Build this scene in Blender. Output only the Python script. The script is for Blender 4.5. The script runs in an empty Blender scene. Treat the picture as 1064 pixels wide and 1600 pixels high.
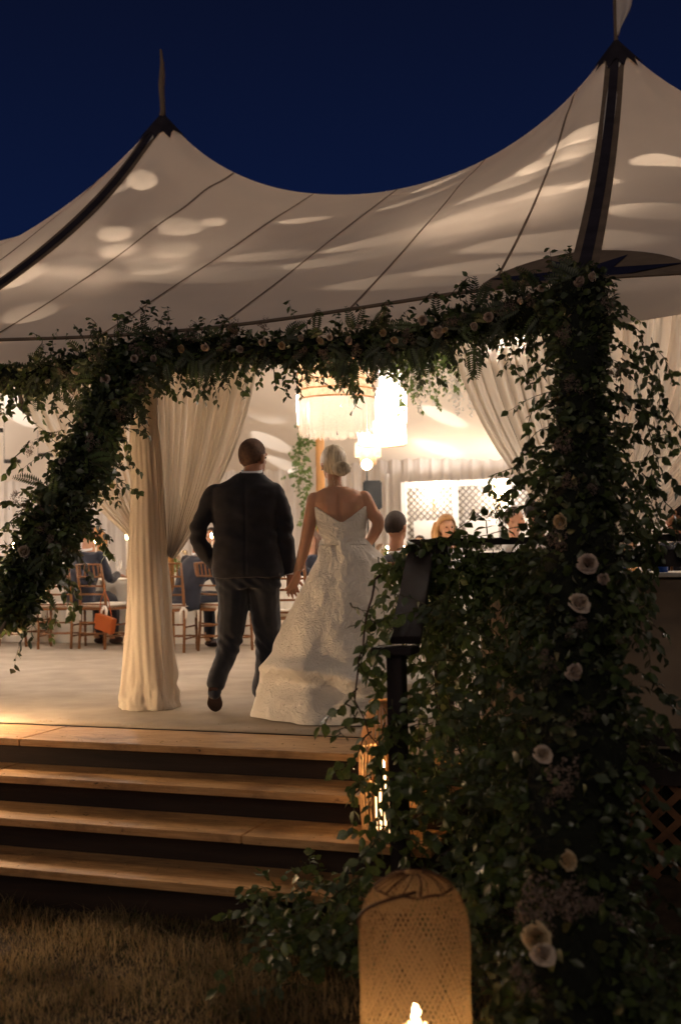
import bpy, bmesh, math, random
import numpy as np
from mathutils import Vector, Matrix, Quaternion, noise
R = math.radians
rnd = random.Random(7)
rng = np.random.default_rng(11)
sc = bpy.context.scene
DEN = True
COL = sc.collection
# ------------------------------------------------------------------ camera, sky, exposure
cam_d = bpy.data.cameras.new('camera'); cam = bpy.data.objects.new('camera', cam_d); COL.objects.link(cam)
sc.camera = cam
cam_d.sensor_fit = 'VERTICAL'; cam_d.sensor_height = 36; cam_d.sensor_width = 24; cam_d.lens = 40
cam_d.clip_start = 0.05; cam_d.clip_end = 400
CAM_Z = 1.03; YAW = 19.7
cam_m = Matrix.Translation((0, 0, CAM_Z)) @ Matrix.Rotation(R(YAW), 4, 'Z') @ Matrix.Rotation(R(92.0), 4, 'X') @ Matrix.Rotation(R(-1.03), 4, 'Z')
cam.matrix_world = cam_m
cam_d.dof.use_dof = True; cam_d.dof.focus_distance = 7.2; cam_d.dof.aperture_fstop = 1.9
sc.view_settings.view_transform = 'Standard'; sc.view_settings.look = 'None'
sc.view_settings.exposure = 0.0; sc.view_settings.gamma = 1.0; sc.view_settings.use_curve_mapping = False
world = bpy.data.worlds.new('World'); sc.world = world; world.use_nodes = True
wn = world.node_tree.nodes; wl = world.node_tree.links
bg = wn['Background']
# deep blue dusk: brightest low over the horizon, darker overhead
tc = wn.new('ShaderNodeTexCoord'); sx_ = wn.new('ShaderNodeSeparateXYZ'); wl.new(tc.outputs['Generated'], sx_.inputs[0])
rp = wn.new('ShaderNodeValToRGB'); rp.color_ramp.interpolation = 'B_SPLINE'
rp.color_ramp.elements[0].position = 0.0; rp.color_ramp.elements[0].color = (0.0045, 0.013, 0.060, 1)
rp.color_ramp.elements[1].position = 1.0; rp.color_ramp.elements[1].color = (0.0015, 0.0018, 0.006, 1)
e = rp.color_ramp.elements.new(0.28); e.color = (0.0033, 0.0080, 0.036, 1)
e = rp.color_ramp.elements.new(0.50); e.color = (0.0029, 0.0043, 0.0150, 1)
wl.new(sx_.outputs[2], rp.inputs[0]); wl.new(rp.outputs[0], bg.inputs[0]); bg.inputs[1].default_value = 1.0
fill_sun_d = bpy.data.lights.new('fill_sun', 'SUN'); fill_sun_d.energy = 0.37; fill_sun_d.angle = R(35); fill_sun_d.color = (1.0, 0.80, 0.62)
fill_sun = bpy.data.objects.new('fill_sun', fill_sun_d); COL.objects.link(fill_sun)   # added warm fill from behind the camera, standing in for dusk glow
fill_sun.rotation_euler = (R(62), 0, R(8))
sc.render.engine = 'CYCLES'
sc.cycles.use_denoising = DEN
sc.cycles.max_bounces = 9; sc.cycles.diffuse_bounces = 4; sc.cycles.transmission_bounces = 6; sc.cycles.transparent_max_bounces = 12
sc.cycles.sample_clamp_indirect = 8.0
sc.cycles.caustics_reflective = False; sc.cycles.caustics_refractive = False
sc.cycles.use_light_tree = True

F_PX = 1600 / 36 * 40
def ray(px, py):
    d = cam_m.to_3x3() @ Vector(((px - 532) / F_PX, -(py - 800) / F_PX, -1))
    return d
CP = Vector((0, 0, CAM_Z))
def at(px, py, Y):
    d = ray(px, py); return CP + d * (Y / d.y)
def atz(px, py, z):
    d = ray(px, py); return CP + d * ((z - CAM_Z) / d.z)
def atd(px, py, depth):
    return CP + ray(px, py) * depth

# ------------------------------------------------------------------ materials
def nt(m):
    m.use_nodes = True; t = m.node_tree
    for n in list(t.nodes): t.nodes.remove(n)
    return t, t.nodes, t.links
def mat(name, col, rough=0.7, var=0.15, scale=8, bump=0.0, bscale=60, metal=0, spec=0.3, trans=0.0, transp=0.0, col2=None, stretch=None, sheen=0, wave=None, emit=None, estr=0, sss=0):
    m = bpy.data.materials.new(name); t, N, L = nt(m)
    out = N.new('ShaderNodeOutputMaterial'); p = N.new('ShaderNodeBsdfPrincipled')
    p.inputs['Roughness'].default_value = rough; p.inputs['Metallic'].default_value = metal
    p.inputs['Specular IOR Level'].default_value = spec
    if sheen: p.inputs['Sheen Weight'].default_value = sheen
    if sss:
        p.inputs['Subsurface Weight'].default_value = sss; p.inputs['Subsurface Scale'].default_value = 0.02
    tc = N.new('ShaderNodeTexCoord'); mp = N.new('ShaderNodeMapping'); L.new(tc.outputs['Object'], mp.inputs[0])
    if stretch: mp.inputs['Scale'].default_value = stretch
    nz = N.new('ShaderNodeTexNoise'); nz.inputs['Scale'].default_value = scale; nz.inputs['Detail'].default_value = 5
    L.new(mp.outputs[0], nz.inputs[0])
    c1 = [c * (1 - var) for c in col]; c2 = col2 if col2 else [min(1, c * (1 + var)) for c in col]
    mr = N.new('ShaderNodeMapRange'); mr.inputs[1].default_value = 0.3; mr.inputs[2].default_value = 0.7
    L.new(nz.outputs[0], mr.inputs[0])
    mx = N.new('ShaderNodeMix'); mx.data_type = 'RGBA'
    mx.inputs[6].default_value = (*c1, 1); mx.inputs[7].default_value = (*c2, 1); L.new(mr.outputs[0], mx.inputs[0])
    L.new(mx.outputs[2], p.inputs['Base Color'])
    nrm = None
    if bump:
        if wave:
            b = N.new('ShaderNodeTexWave'); b.wave_type = 'BANDS'; b.bands_direction = wave; b.inputs['Scale'].default_value = bscale
            b.inputs['Distortion'].default_value = 3; b.inputs['Detail'].default_value = 2
        else:
            b = N.new('ShaderNodeTexNoise'); b.inputs['Scale'].default_value = bscale; b.inputs['Detail'].default_value = 4
        L.new(mp.outputs[0], b.inputs[0])
        bp = N.new('ShaderNodeBump'); bp.inputs['Strength'].default_value = bump; bp.inputs['Distance'].default_value = 0.01
        L.new(b.outputs[1] if wave else b.outputs[0], bp.inputs['Height']); L.new(bp.outputs[0], p.inputs['Normal']); nrm = bp
    if emit:
        p.inputs['Emission Color'].default_value = (*emit, 1); p.inputs['Emission Strength'].default_value = estr
    cur = p.outputs[0]
    if trans:
        tr = N.new('ShaderNodeBsdfTranslucent'); L.new(mx.outputs[2], tr.inputs[0])
        if nrm: L.new(nrm.outputs[0], tr.inputs['Normal'])
        ms = N.new('ShaderNodeMixShader'); ms.inputs[0].default_value = trans
        L.new(cur, ms.inputs[1]); L.new(tr.outputs[0], ms.inputs[2]); cur = ms.outputs[0]
    if transp:
        tp = N.new('ShaderNodeBsdfTransparent'); ms = N.new('ShaderNodeMixShader'); ms.inputs[0].default_value = transp
        L.new(cur, ms.inputs[1]); L.new(tp.outputs[0], ms.inputs[2]); cur = ms.outputs[0]
    L.new(cur, out.inputs[0])
    return m

def two_cloth(name, c1, c2, tr, tp=0.0):
    m = bpy.data.materials.new(name); t, N, L = nt(m); out = N.new('ShaderNodeOutputMaterial')
    tc_ = N.new('ShaderNodeTexCoord'); nz = N.new('ShaderNodeTexNoise'); nz.inputs['Scale'].default_value = 260; L.new(tc_.outputs['Object'], nz.inputs[0])
    n2 = N.new('ShaderNodeTexNoise'); n2.inputs['Scale'].default_value = 1.3; n2.inputs['Detail'].default_value = 4; L.new(tc_.outputs['Object'], n2.inputs[0])
    b = N.new('ShaderNodeBump'); b.inputs['Strength'].default_value = .12; b.inputs['Distance'].default_value = .01; L.new(nz.outputs[0], b.inputs['Height'])
    def tint(c):
        x = N.new('ShaderNodeMix'); x.data_type = 'RGBA'; x.inputs[6].default_value = (*[k * .90 for k in c], 1); x.inputs[7].default_value = (*[min(1, k * 1.06) for k in c], 1); L.new(n2.outputs[0], x.inputs[0]); return x.outputs[2]
    d = N.new('ShaderNodeBsdfDiffuse'); L.new(tint(c1), d.inputs[0]); L.new(b.outputs[0], d.inputs['Normal'])
    t2 = N.new('ShaderNodeBsdfTranslucent'); L.new(tint(c2), t2.inputs[0]); L.new(b.outputs[0], t2.inputs['Normal'])
    ms = N.new('ShaderNodeMixShader'); ms.inputs[0].default_value = tr; L.new(d.outputs[0], ms.inputs[1]); L.new(t2.outputs[0], ms.inputs[2]); cur = ms.outputs[0]
    if tp:
        k = N.new('ShaderNodeBsdfTransparent'); m2 = N.new('ShaderNodeMixShader'); m2.inputs[0].default_value = tp; L.new(cur, m2.inputs[1]); L.new(k.outputs[0], m2.inputs[2]); cur = m2.outputs[0]
    L.new(cur, out.inputs[0]); return m
M = {}
M['canvas'] = mat('canvas', (0.70, 0.61, 0.50), 0.8, 0.06, 1.2, 0.15, 300, trans=0.13)
M['canvas'] = two_cloth('canvas', (.80, .72, .63), (.92, .69, .48), .085)
M['lining'] = mat('lining', (0.80, 0.74, 0.68), 0.8, 0.04, 2, trans=0.2)
M['seam'] = mat('seam', (0.30, 0.23, 0.17), 0.8, trans=0.2)
M['strap'] = mat('strap', (0.035, 0.028, 0.035), 0.8, 0.3, 6)
M['strap_edge'] = mat('strap_edge', (0.22, 0.16, 0.11), 0.8, 0.2, 6)
M['star'] = mat('star', (0.02, 0.02, 0.05), 0.8)
M['patch'] = mat('patch', (0.25, 0.18, 0.12), 0.8)
M['sheer'] = two_cloth('sheer', (.80, .73, .64), (.88, .80, .68), .46, .08)
M['drape'] = two_cloth('drape', (.74, .67, .57), (.80, .70, .56), .34)
M['carpet'] = mat('carpet', (0.42, 0.35, 0.27), 0.95, 0.16, 3, 0.6, 220)
def wood_mat():
    m = bpy.data.materials.new('plywood'); t, N, L = nt(m); out = N.new('ShaderNodeOutputMaterial'); p = N.new('ShaderNodeBsdfPrincipled')
    tc = N.new('ShaderNodeTexCoord')
    def nz(scale, st, lo, hi, det=6):
        mp = N.new('ShaderNodeMapping'); mp.inputs['Scale'].default_value = st; L.new(tc.outputs['Object'], mp.inputs[0])
        n = N.new('ShaderNodeTexNoise'); n.inputs['Scale'].default_value = scale; n.inputs['Detail'].default_value = det; n.inputs['Roughness'].default_value = .65; L.new(mp.outputs[0], n.inputs[0])
        r = N.new('ShaderNodeMapRange'); r.inputs[1].default_value = lo; r.inputs[2].default_value = hi; L.new(n.outputs[0], r.inputs[0]); return r.outputs[0]
    def mix(f, a, b):
        x = N.new('ShaderNodeMix'); x.data_type = 'RGBA'; L.new(f, x.inputs[0])
        for k, v in ((6, a), (7, b)):
            if isinstance(v, tuple): x.inputs[k].default_value = (*v, 1)
            else: L.new(v, x.inputs[k])
        return x.outputs[2]
    g = nz(9, (.5, 7, 7), .3, .7); c = mix(g, (.40, .21, .08), (.66, .41, .19))
    c = mix(nz(2.2, (1, 2.2, 1), .52, .70), c, (.24, .13, .06))       # weathered patches
    c = mix(nz(26, (.5, 1.4, 1), .62, .70), c, (.13, .075, .04))      # scuffs and dirt
    c = mix(nz(60, (1, 1, 1), .70, .74, 2), c, (.70, .56, .38))       # worn specks
    L.new(c, p.inputs['Base Color']); p.inputs['Roughness'].default_value = .5; p.inputs['Specular IOR Level'].default_value = .3
    b = N.new('ShaderNodeBump'); b.inputs['Strength'].default_value = .3; b.inputs['Distance'].default_value = .004; L.new(nz(40, (.6, 8, 8), 0, 1), b.inputs['Height']); L.new(b.outputs[0], p.inputs['Normal'])
    L.new(p.outputs[0], out.inputs[0]); return m
M['wood'] = wood_mat()
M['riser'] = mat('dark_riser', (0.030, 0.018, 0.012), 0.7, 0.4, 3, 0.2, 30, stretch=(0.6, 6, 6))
M['darkwood'] = mat('dark_rail_wood', (0.024, 0.016, 0.015), 0.55, 0.3, 6, 0.2, 40, stretch=(3, 3, 0.8))
M['lattice'] = mat('brown_lattice', (0.16, 0.075, 0.035), 0.7, 0.3, 10)
M['dirt'] = mat('dry_soil', (0.075, 0.05, 0.03), 0.95, 0.4, 6, 0.8, 60)
M['chair'] = mat('chair_wood', (0.19, 0.082, 0.030), 0.4, 0.25, 12)
M['cushion'] = mat('cushion', (0.78, 0.72, 0.64), 0.85, 0.05, 10)
M['linen'] = mat('linen', (0.76, 0.72, 0.64), 0.85, 0.05, 5, 0.2, 120)
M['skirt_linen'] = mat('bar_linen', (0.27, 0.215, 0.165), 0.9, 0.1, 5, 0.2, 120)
M['suit'] = mat('suit', (0.013, 0.012, 0.016), 0.85, 0.25, 14, 0.3, 300, sheen=0.15)
M['suit2'] = mat('navy_suit', (0.013, 0.015, 0.026), 0.85, 0.2, 20, 0.3, 260, sheen=0.2)
M['trouser'] = mat('trousers', (0.013, 0.014, 0.020), 0.85, 0.2, 20, 0.3, 260, sheen=0.25)
M['shirt'] = mat('shirt', (0.75, 0.74, 0.74), 0.8, 0.03)
M['skin'] = mat('skin', (0.50, 0.27, 0.17), 0.5, 0.07, 14, 0.05, 200, sss=0.15)
M['skin_tan'] = mat('skin_tan', (0.36, 0.17, 0.095), 0.5, 0.08, 14, 0.05, 200, sss=0.12)
M['hair_dark'] = mat('dark_hair', (0.034, 0.021, 0.015), 0.6, 0.4, 40, 0.8, 200, stretch=(1, 1, 0.25))
M['hair_buzz'] = mat('buzz_hair', (0.095, 0.052, 0.034), 0.8, 0.35, 60, 0.5, 300)
M['hair_blond'] = mat('blond_hair', (0.60, 0.47, 0.31), 0.4, 0.4, 22, 0.7, 55, stretch=(3, 1, .5), col2=(0.82, 0.70, 0.52))
M['hair_gold'] = mat('gold_hair', (0.45, 0.24, 0.09), 0.5, 0.4, 30, 0.8, 120, stretch=(1, 1, 0.15))
M['shoe'] = mat('shoe', (0.03, 0.015, 0.013), 0.35, 0.3, 10)
M['sole'] = mat('sole', (0.05, 0.028, 0.022), 0.6, 0.5, 14)
M['leaf'] = mat('leaf', (0.060, 0.095, 0.028), 0.36, 0.35, 5, spec=.7, trans=0.32, col2=(0.15, 0.20, 0.06))
M['leaf_dark'] = mat('dark_leaf', (0.040, 0.058, 0.022), 0.40, 0.35, 5, spec=.6, trans=0.25, col2=(0.105, 0.125, 0.048))
M['leaf_pale'] = mat('pale_leaf', (0.10, 0.14, 0.075), 0.6, 0.3, 5, trans=0.3, col2=(0.14, 0.17, 0.10))
M['leaf_in'] = mat('bright_leaf', (0.13, 0.20, 0.06), 0.6, 0.3, 5, trans=0.35, col2=(0.22, 0.30, 0.10))
M['core'] = mat('blocking_core', (0.012, 0.014, 0.008), 0.95, 0.4, 20, 1.0, 60)  # near-black, for the added cores that block light
M['stem'] = mat('stem', (0.060, 0.055, 0.025), 0.7, 0.3)
M['twig'] = mat('twig', (0.075, 0.032, 0.022), 0.7, 0.3)
M['rose'] = mat('rose_petal', (0.64, 0.50, 0.38), 0.7, 0.12, 3, trans=0.12, col2=(0.80, 0.68, 0.54))
M['rose_y'] = mat('rose_cream', (0.70, 0.54, 0.32), 0.7, 0.15, 3, trans=0.12)
M['rose_p'] = mat('rose_blush', (0.60, 0.47, 0.37), 0.7, 0.15, 3, trans=0.12)
M['floret'] = mat('floret', (0.20, 0.135, 0.11), 0.8, 0.45, 14, col2=(0.36, 0.27, 0.20))
M['wisteria'] = mat('wisteria', (0.75, 0.72, 0.66), 0.8, 0.1, trans=0.3)
M['bamboo'] = two_cloth('bamboo', (.17, .10, .05), (.88, .60, .35), .60)
M['can'] = mat('dark_can', (0.03, 0.028, 0.026), 0.6, 0.2)
M['bamboo_dark'] = mat('bamboo_dark', (0.10, 0.045, 0.02), 0.6, 0.3)
M['slat'] = mat('pale_slat', (0.62, 0.42, 0.22), 0.6, 0.2, trans=0.25)
M['wax'] = mat('wax', (0.85, 0.75, 0.6), 0.5, 0.02, emit=(1.0, 0.62, 0.28), estr=5)
M['flame'] = mat('flame', (1, 0.8, 0.5), 0.5, 0.0, emit=(1.0, 0.66, 0.30), estr=60)
M['bulb'] = mat('bulb', (1, 0.9, 0.8), 0.5, 0.0, emit=(1.0, 0.82, 0.62), estr=40)
M['shade_w'] = two_cloth('white_shade', (.85, .80, .74), (.9, .84, .76), .5, .34)
M['shade_top'] = mat('rattan_drum', (0.66, 0.47, 0.30), 0.8, 0.2, 30, 0.6, 40, trans=0.40)
M['fringe'] = mat('fringe', (0.82, 0.70, 0.58), 0.8, 0.1, 60, trans=0.5)
M['polewood'] = mat('pole_wood', (0.55, 0.28, 0.10), 0.5, 0.2, 4, stretch=(4, 4, 0.5))
M['black'] = mat('black_plastic', (0.012, 0.014, 0.014), 0.4, 0.1)
M['whitewood'] = mat('white_paint', (0.80, 0.78, 0.74), 0.5, 0.03)
M['greylat'] = mat('grey_lattice', (0.16, 0.14, 0.12), 0.6, 0.1)
M['orange'] = mat('orange_leather', (0.36, 0.085, 0.02), 0.4, 0.1)
M['blue'] = mat('blue_plastic', (0.02, 0.09, 0.42), 0.4, 0.1)
M['glass'] = mat('glassware', (0.85, 0.82, 0.78), 0.08, 0.02, transp=0.6, spec=0.8)
M['brass'] = mat('brass', (0.5, 0.3, 0.1), 0.35, 0.1, metal=1)
M['silver'] = mat('silver', (0.7, 0.7, 0.7), 0.2, 0.1, metal=1)

# gown: brocade with embossed floral relief
def gown_mat():
    m = bpy.data.materials.new('gown_brocade'); t, N, L = nt(m)
    out = N.new('ShaderNodeOutputMaterial'); p = N.new('ShaderNodeBsdfPrincipled')
    p.inputs['Roughness'].default_value = 0.55; p.inputs['Sheen Weight'].default_value = 0.3
    p.inputs['Base Color'].default_value = (0.82, 0.76, 0.67, 1)
    tc = N.new('ShaderNodeTexCoord')
    nz = N.new('ShaderNodeTexNoise'); nz.inputs['Scale'].default_value = 9; nz.inputs['Detail'].default_value = 3
    L.new(tc.outputs['Object'], nz.inputs[0])
    mxv = N.new('ShaderNodeMix'); mxv.data_type = 'RGBA'; mxv.inputs[0].default_value = 0.12
    L.new(tc.outputs['Object'], mxv.inputs[6]); L.new(nz.outputs[1], mxv.inputs[7])
    # raised sprays of cloth: ridges of two distorted noises
    def ridge(scale, lo, hi):
        n = N.new('ShaderNodeTexNoise'); n.inputs['Scale'].default_value = scale; n.inputs['Detail'].default_value = 3; n.inputs['Distortion'].default_value = 1.6; L.new(mxv.outputs[2], n.inputs[0])
        s1 = N.new('ShaderNodeMath'); s1.operation = 'SUBTRACT'; s1.inputs[1].default_value = .5; L.new(n.outputs[0], s1.inputs[0])
        s2 = N.new('ShaderNodeMath'); s2.operation = 'ABSOLUTE'; L.new(s1.outputs[0], s2.inputs[0])
        r_ = N.new('ShaderNodeMapRange'); r_.inputs[1].default_value = 0; r_.inputs[2].default_value = hi; r_.inputs[3].default_value = 1; r_.inputs[4].default_value = 0; L.new(s2.outputs[0], r_.inputs[0]); return r_.outputs[0]
    ad = N.new('ShaderNodeMath'); ad.operation = 'ADD'; L.new(ridge(13, 0, .10), ad.inputs[0])
    h2 = N.new('ShaderNodeMath'); h2.operation = 'MULTIPLY'; h2.inputs[1].default_value = .45; L.new(ridge(38, 0, .14), h2.inputs[0]); L.new(h2.outputs[0], ad.inputs[1])
    bp = N.new('ShaderNodeBump'); bp.inputs['Strength'].default_value = .75; bp.inputs['Distance'].default_value = 0.008
    L.new(ad.outputs[0], bp.inputs['Height']); L.new(bp.outputs[0], p.inputs['Normal'])
    L.new(p.outputs[0], out.inputs[0]); return m
M['gown'] = gown_mat()

# ------------------------------------------------------------------ helpers
def link(name, me, m=None, parent=None, kind=None):
    if m is not None and not me.materials: me.materials.append(m)
    o = bpy.data.objects.new(name, me); COL.objects.link(o)
    if parent is not None: o.parent = parent
    if kind: o['kind'] = kind
    return o
def empty(name, loc=(0, 0, 0), rz=0, label=None, cat=None, group=None):
    o = bpy.data.objects.new(name, None); COL.objects.link(o); o.empty_display_size = 0.1
    o.location = loc; o.rotation_euler = (0, 0, rz); tag(o, label, cat, group); return o
def tag(o, label=None, cat=None, group=None):
    if label: o['label'] = label
    if cat: o['category'] = cat
    if group: o['group'] = group
    return o
def copy_tree(o, parent=None):
    c = o.copy(); COL.objects.link(c)
    if parent is not None: c.parent = parent
    for ch in list(o.children): copy_tree(ch, c)
    return c
def np_mesh(name, V, Fc, smooth=False):
    V = np.asarray(V, dtype=np.float32).reshape(-1, 3)
    me = bpy.data.meshes.new(name)
    if isinstance(Fc, np.ndarray):
        k = Fc.shape[1]; n = len(Fc)
        me.vertices.add(len(V)); me.vertices.foreach_set('co', V.ravel())
        me.loops.add(n * k); me.loops.foreach_set('vertex_index', Fc.astype(np.int32).ravel())
        me.polygons.add(n); me.polygons.foreach_set('loop_start', np.arange(0, n * k, k, dtype=np.int32))
        me.polygons.foreach_set('loop_total', np.full(n, k, dtype=np.int32))
        me.update(calc_edges=True); me.validate()
    else:
        me.from_pydata([tuple(v) for v in V], [], Fc); me.update()
    if smooth: me.polygons.foreach_set('use_smooth', [True] * len(me.polygons))
    return me
class MB:
    """collects shapes for ONE mesh"""
    def __init__(s): s.v = []; s.f = []
    def add(s, vs, fs):
        b = len(s.v); s.v += [tuple(v) for v in vs]; s.f += [tuple(i + b for i in f) for f in fs]; return s
    def box(s, c, d, rot=None, bev=0.0):
        hx, hy, hz = [x / 2 for x in d]; c = Vector(c)
        if bev <= 0:
            vs = [Vector((x * hx, y * hy, z * hz)) for z in (-1, 1) for y in (-1, 1) for x in (-1, 1)]
            fs = [(0, 2, 3, 1), (4, 5, 7, 6), (0, 1, 5, 4), (2, 6, 7, 3), (0, 4, 6, 2), (1, 3, 7, 5)]
        else:
            bm = bmesh.new(); bmesh.ops.create_cube(bm, size=1)
            for v in bm.verts: v.co = Vector((v.co.x * d[0], v.co.y * d[1], v.co.z * d[2]))
            bmesh.ops.bevel(bm, geom=list(bm.edges), offset=bev, segments=2, affect='EDGES')
            bm.verts.index_update(); vs = [v.co.copy() for v in bm.verts]; fs = [[v.index for v in f.verts] for f in bm.faces]; bm.free()
        if rot is not None: vs = [rot @ v for v in vs]
        return s.add([c + v for v in vs], fs)
    def beam(s, a, b, w, h, up=(0, 0, 1), bev=0.0):
        a = Vector(a); b = Vector(b); d = b - a; x = d.normalized(); z = Vector(up)
        y = z.cross(x)
        if y.length < 1e-4: y = Vector((0, 1, 0)).cross(x)
        y.normalize(); z = x.cross(y)
        rot = Matrix((x, y, z)).transposed()
        return s.box((a + b) / 2, (d.length, w, h), rot, bev)
    def tube(s, pts, rad, seg=8, cap=True, sx=1.0, sy=1.0):
        pts = [Vector(p) for p in pts]; n = len(pts)
        if not hasattr(rad, '__len__'): rad = [rad] * n
        vs = []; fs = []
        t0 = (pts[1] - pts[0]).normalized(); ref = Vector((0, 0, 1)) if abs(t0.z) < 0.9 else Vector((0, 1, 0))
        nn = (ref - t0 * ref.dot(t0)).normalized()
        for i in range(n):
            t = (pts[min(i + 1, n - 1)] - pts[max(i - 1, 0)]).normalized()
            nn = (nn - t * nn.dot(t)).normalized(); bb = t.cross(nn)
            for k in range(seg):
                a = 2 * math.pi * k / seg
                vs.append(pts[i] + (nn * math.cos(a) * sx + bb * math.sin(a) * sy) * rad[i])
        for i in range(n - 1):
            for k in range(seg):
                k2 = (k + 1) % seg
                fs.append((i * seg + k, i * seg + k2, (i + 1) * seg + k2, (i + 1) * seg + k))
        if cap: fs.append(tuple(reversed(range(seg)))); fs.append(tuple(range((n - 1) * seg, n * seg)))
        return s.add(vs, fs)
    def limb(s, pts, rad, seg=14):
        """tube with rounded ends and resampled smoothly"""
        pts = [Vector(p) for p in pts]; P = []; Q = []
        n = len(pts)
        for i in range(n - 1):
            p0 = pts[max(i - 1, 0)]; p1 = pts[i]; p2 = pts[i + 1]; p3 = pts[min(i + 2, n - 1)]
            for k in range(5):
                t = k / 5
                P.append(0.5 * ((2 * p1) + (p2 - p0) * t + (2 * p0 - 5 * p1 + 4 * p2 - p3) * t * t + (3 * p1 - p0 - 3 * p2 + p3) * t ** 3))
                Q.append(rad[i] + (rad[i + 1] - rad[i]) * t)
        P.append(pts[-1]); Q.append(rad[-1])
        a = (P[0] - P[1]).normalized(); b = (P[-1] - P[-2]).normalized(); r0 = Q[0]; r1 = Q[-1]
        P = [P[0] + a * r0 * math.sin(R(t)) for t in (82, 55, 28)] + P + [P[-1] + b * r1 * math.sin(R(t)) for t in (28, 55, 82)]
        Q = [r0 * math.cos(R(t)) for t in (82, 55, 28)] + Q + [r1 * math.cos(R(t)) for t in (28, 55, 82)]
        return s.tube(P, Q, seg)
    def ell(s, c, r, rot=None, seg=16, rings=10):
        vs = []; fs = []; c = Vector(c)
        for i in range(rings + 1):
            th = math.pi * i / rings
            for k in range(seg):
                a = 2 * math.pi * k / seg
                v = Vector((r[0] * math.sin(th) * math.cos(a), r[1] * math.sin(th) * math.sin(a), r[2] * math.cos(th)))
                if rot is not None: v = rot @ v
                vs.append(c + v)
        for i in range(rings):
            for k in range(seg):
                k2 = (k + 1) % seg
                fs.append((i * seg + k, (i + 1) * seg + k, (i + 1) * seg + k2, i * seg + k2))
        return s.add(vs, fs)
    def loft(s, secs, seg=24, cap=True, pw=2.0):
        """secs: (x,y,z,rx,ry) horizontal ellipses"""
        vs = []; fs = []; n = len(secs)
        for (x, y, z, rx, ry) in secs:
            for k in range(seg):
                a = 2 * math.pi * k / seg; ca, sa = math.cos(a), math.sin(a)
                e = 2 / pw
                vs.append((x + rx * math.copysign(abs(ca) ** e, ca), y + ry * math.copysign(abs(sa) ** e, sa), z))
        for i in range(n - 1):
            for k in range(seg):
                k2 = (k + 1) % seg
                fs.append((i * seg + k, i * seg + k2, (i + 1) * seg + k2, (i + 1) * seg + k))
        if cap: fs.append(tuple(reversed(range(seg)))); fs.append(tuple(range((n - 1) * seg, n * seg)))
        return s.add(vs, fs)
    def lathe(s, prof, c=(0, 0, 0), seg=20, cap=False):
        return s.loft([(c[0], c[1], c[2] + z, r, r) for r, z in prof], seg, cap)
    def mesh(s, name, smooth=False): return np_mesh(name, s.v, s.f, smooth)
    def build(s, name, m, parent=None, smooth=False, kind=None):
        return link(name, s.mesh(name, smooth), m, parent, kind)
def remesh(mb, name, voxel, smooth=6, fac=0.5):
    me = mb.mesh(name + '_raw'); o = bpy.data.objects.new(name + '_raw', me); COL.objects.link(o)
    r = o.modifiers.new('r', 'REMESH'); r.mode = 'VOXEL'; r.voxel_size = voxel; r.use_smooth_shade = True
    sm = o.modifiers.new('s', 'SMOOTH'); sm.factor = fac; sm.iterations = smooth
    dg = bpy.context.evaluated_depsgraph_get(); dg.update()
    out = bpy.data.meshes.new_from_object(o.evaluated_get(dg)); out.name = name
    bpy.data.objects.remove(o); bpy.data.meshes.remove(me)
    out.polygons.foreach_set('use_smooth', [True] * len(out.polygons))
    return out
def disp(me, fn):
    """moves every vertex along its normal by fn(coordinate)"""
    n = len(me.vertices); co = np.empty(n * 3, np.float32); no = np.empty(n * 3, np.float32)
    me.vertices.foreach_get('co', co); me.vertex_normals.foreach_get('vector', no)
    co = co.reshape(-1, 3); no = no.reshape(-1, 3)
    d = np.array([fn(Vector(c)) for c in co.tolist()], np.float32)
    me.vertices.foreach_set('co', (co + no * d[:, None]).ravel()); me.update()
def grid(name, fn, nu, nv, m, parent=None, wrap=False, smooth=True, kind=None, solid=0):
    V = []; cols = nu if wrap else nu + 1
    for j in range(nv + 1):
        for i in range(cols): V.append(fn(i / nu, j / nv))
    Fc = []
    for j in range(nv):
        for i in range(nu):
            a = j * cols + i; b = j * cols + (i + 1) % cols
            Fc.append((a, b, b + cols, a + cols))
    me = np_mesh(name, np.array([tuple(v) for v in V]), np.array(Fc), smooth)
    o = link(name, me, m, parent, kind)
    if solid:
        md = o.modifiers.new('solid', 'SOLIDIFY'); md.thickness = solid
    return o
def light(name, loc, watt, col, rad, parent=None):
    l = bpy.data.lights.new(name, 'POINT'); l.energy = watt; l.color = col; l.shadow_soft_size = rad
    o = bpy.data.objects.new(name, l); COL.objects.link(o); o.location = loc
    if parent is not None: o.parent = parent
    return o
WARM = (1.0, 0.72, 0.45); WARMW = (1.0, 0.89, 0.81); CANDLE = (1.0, 0.64, 0.34)

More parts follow.
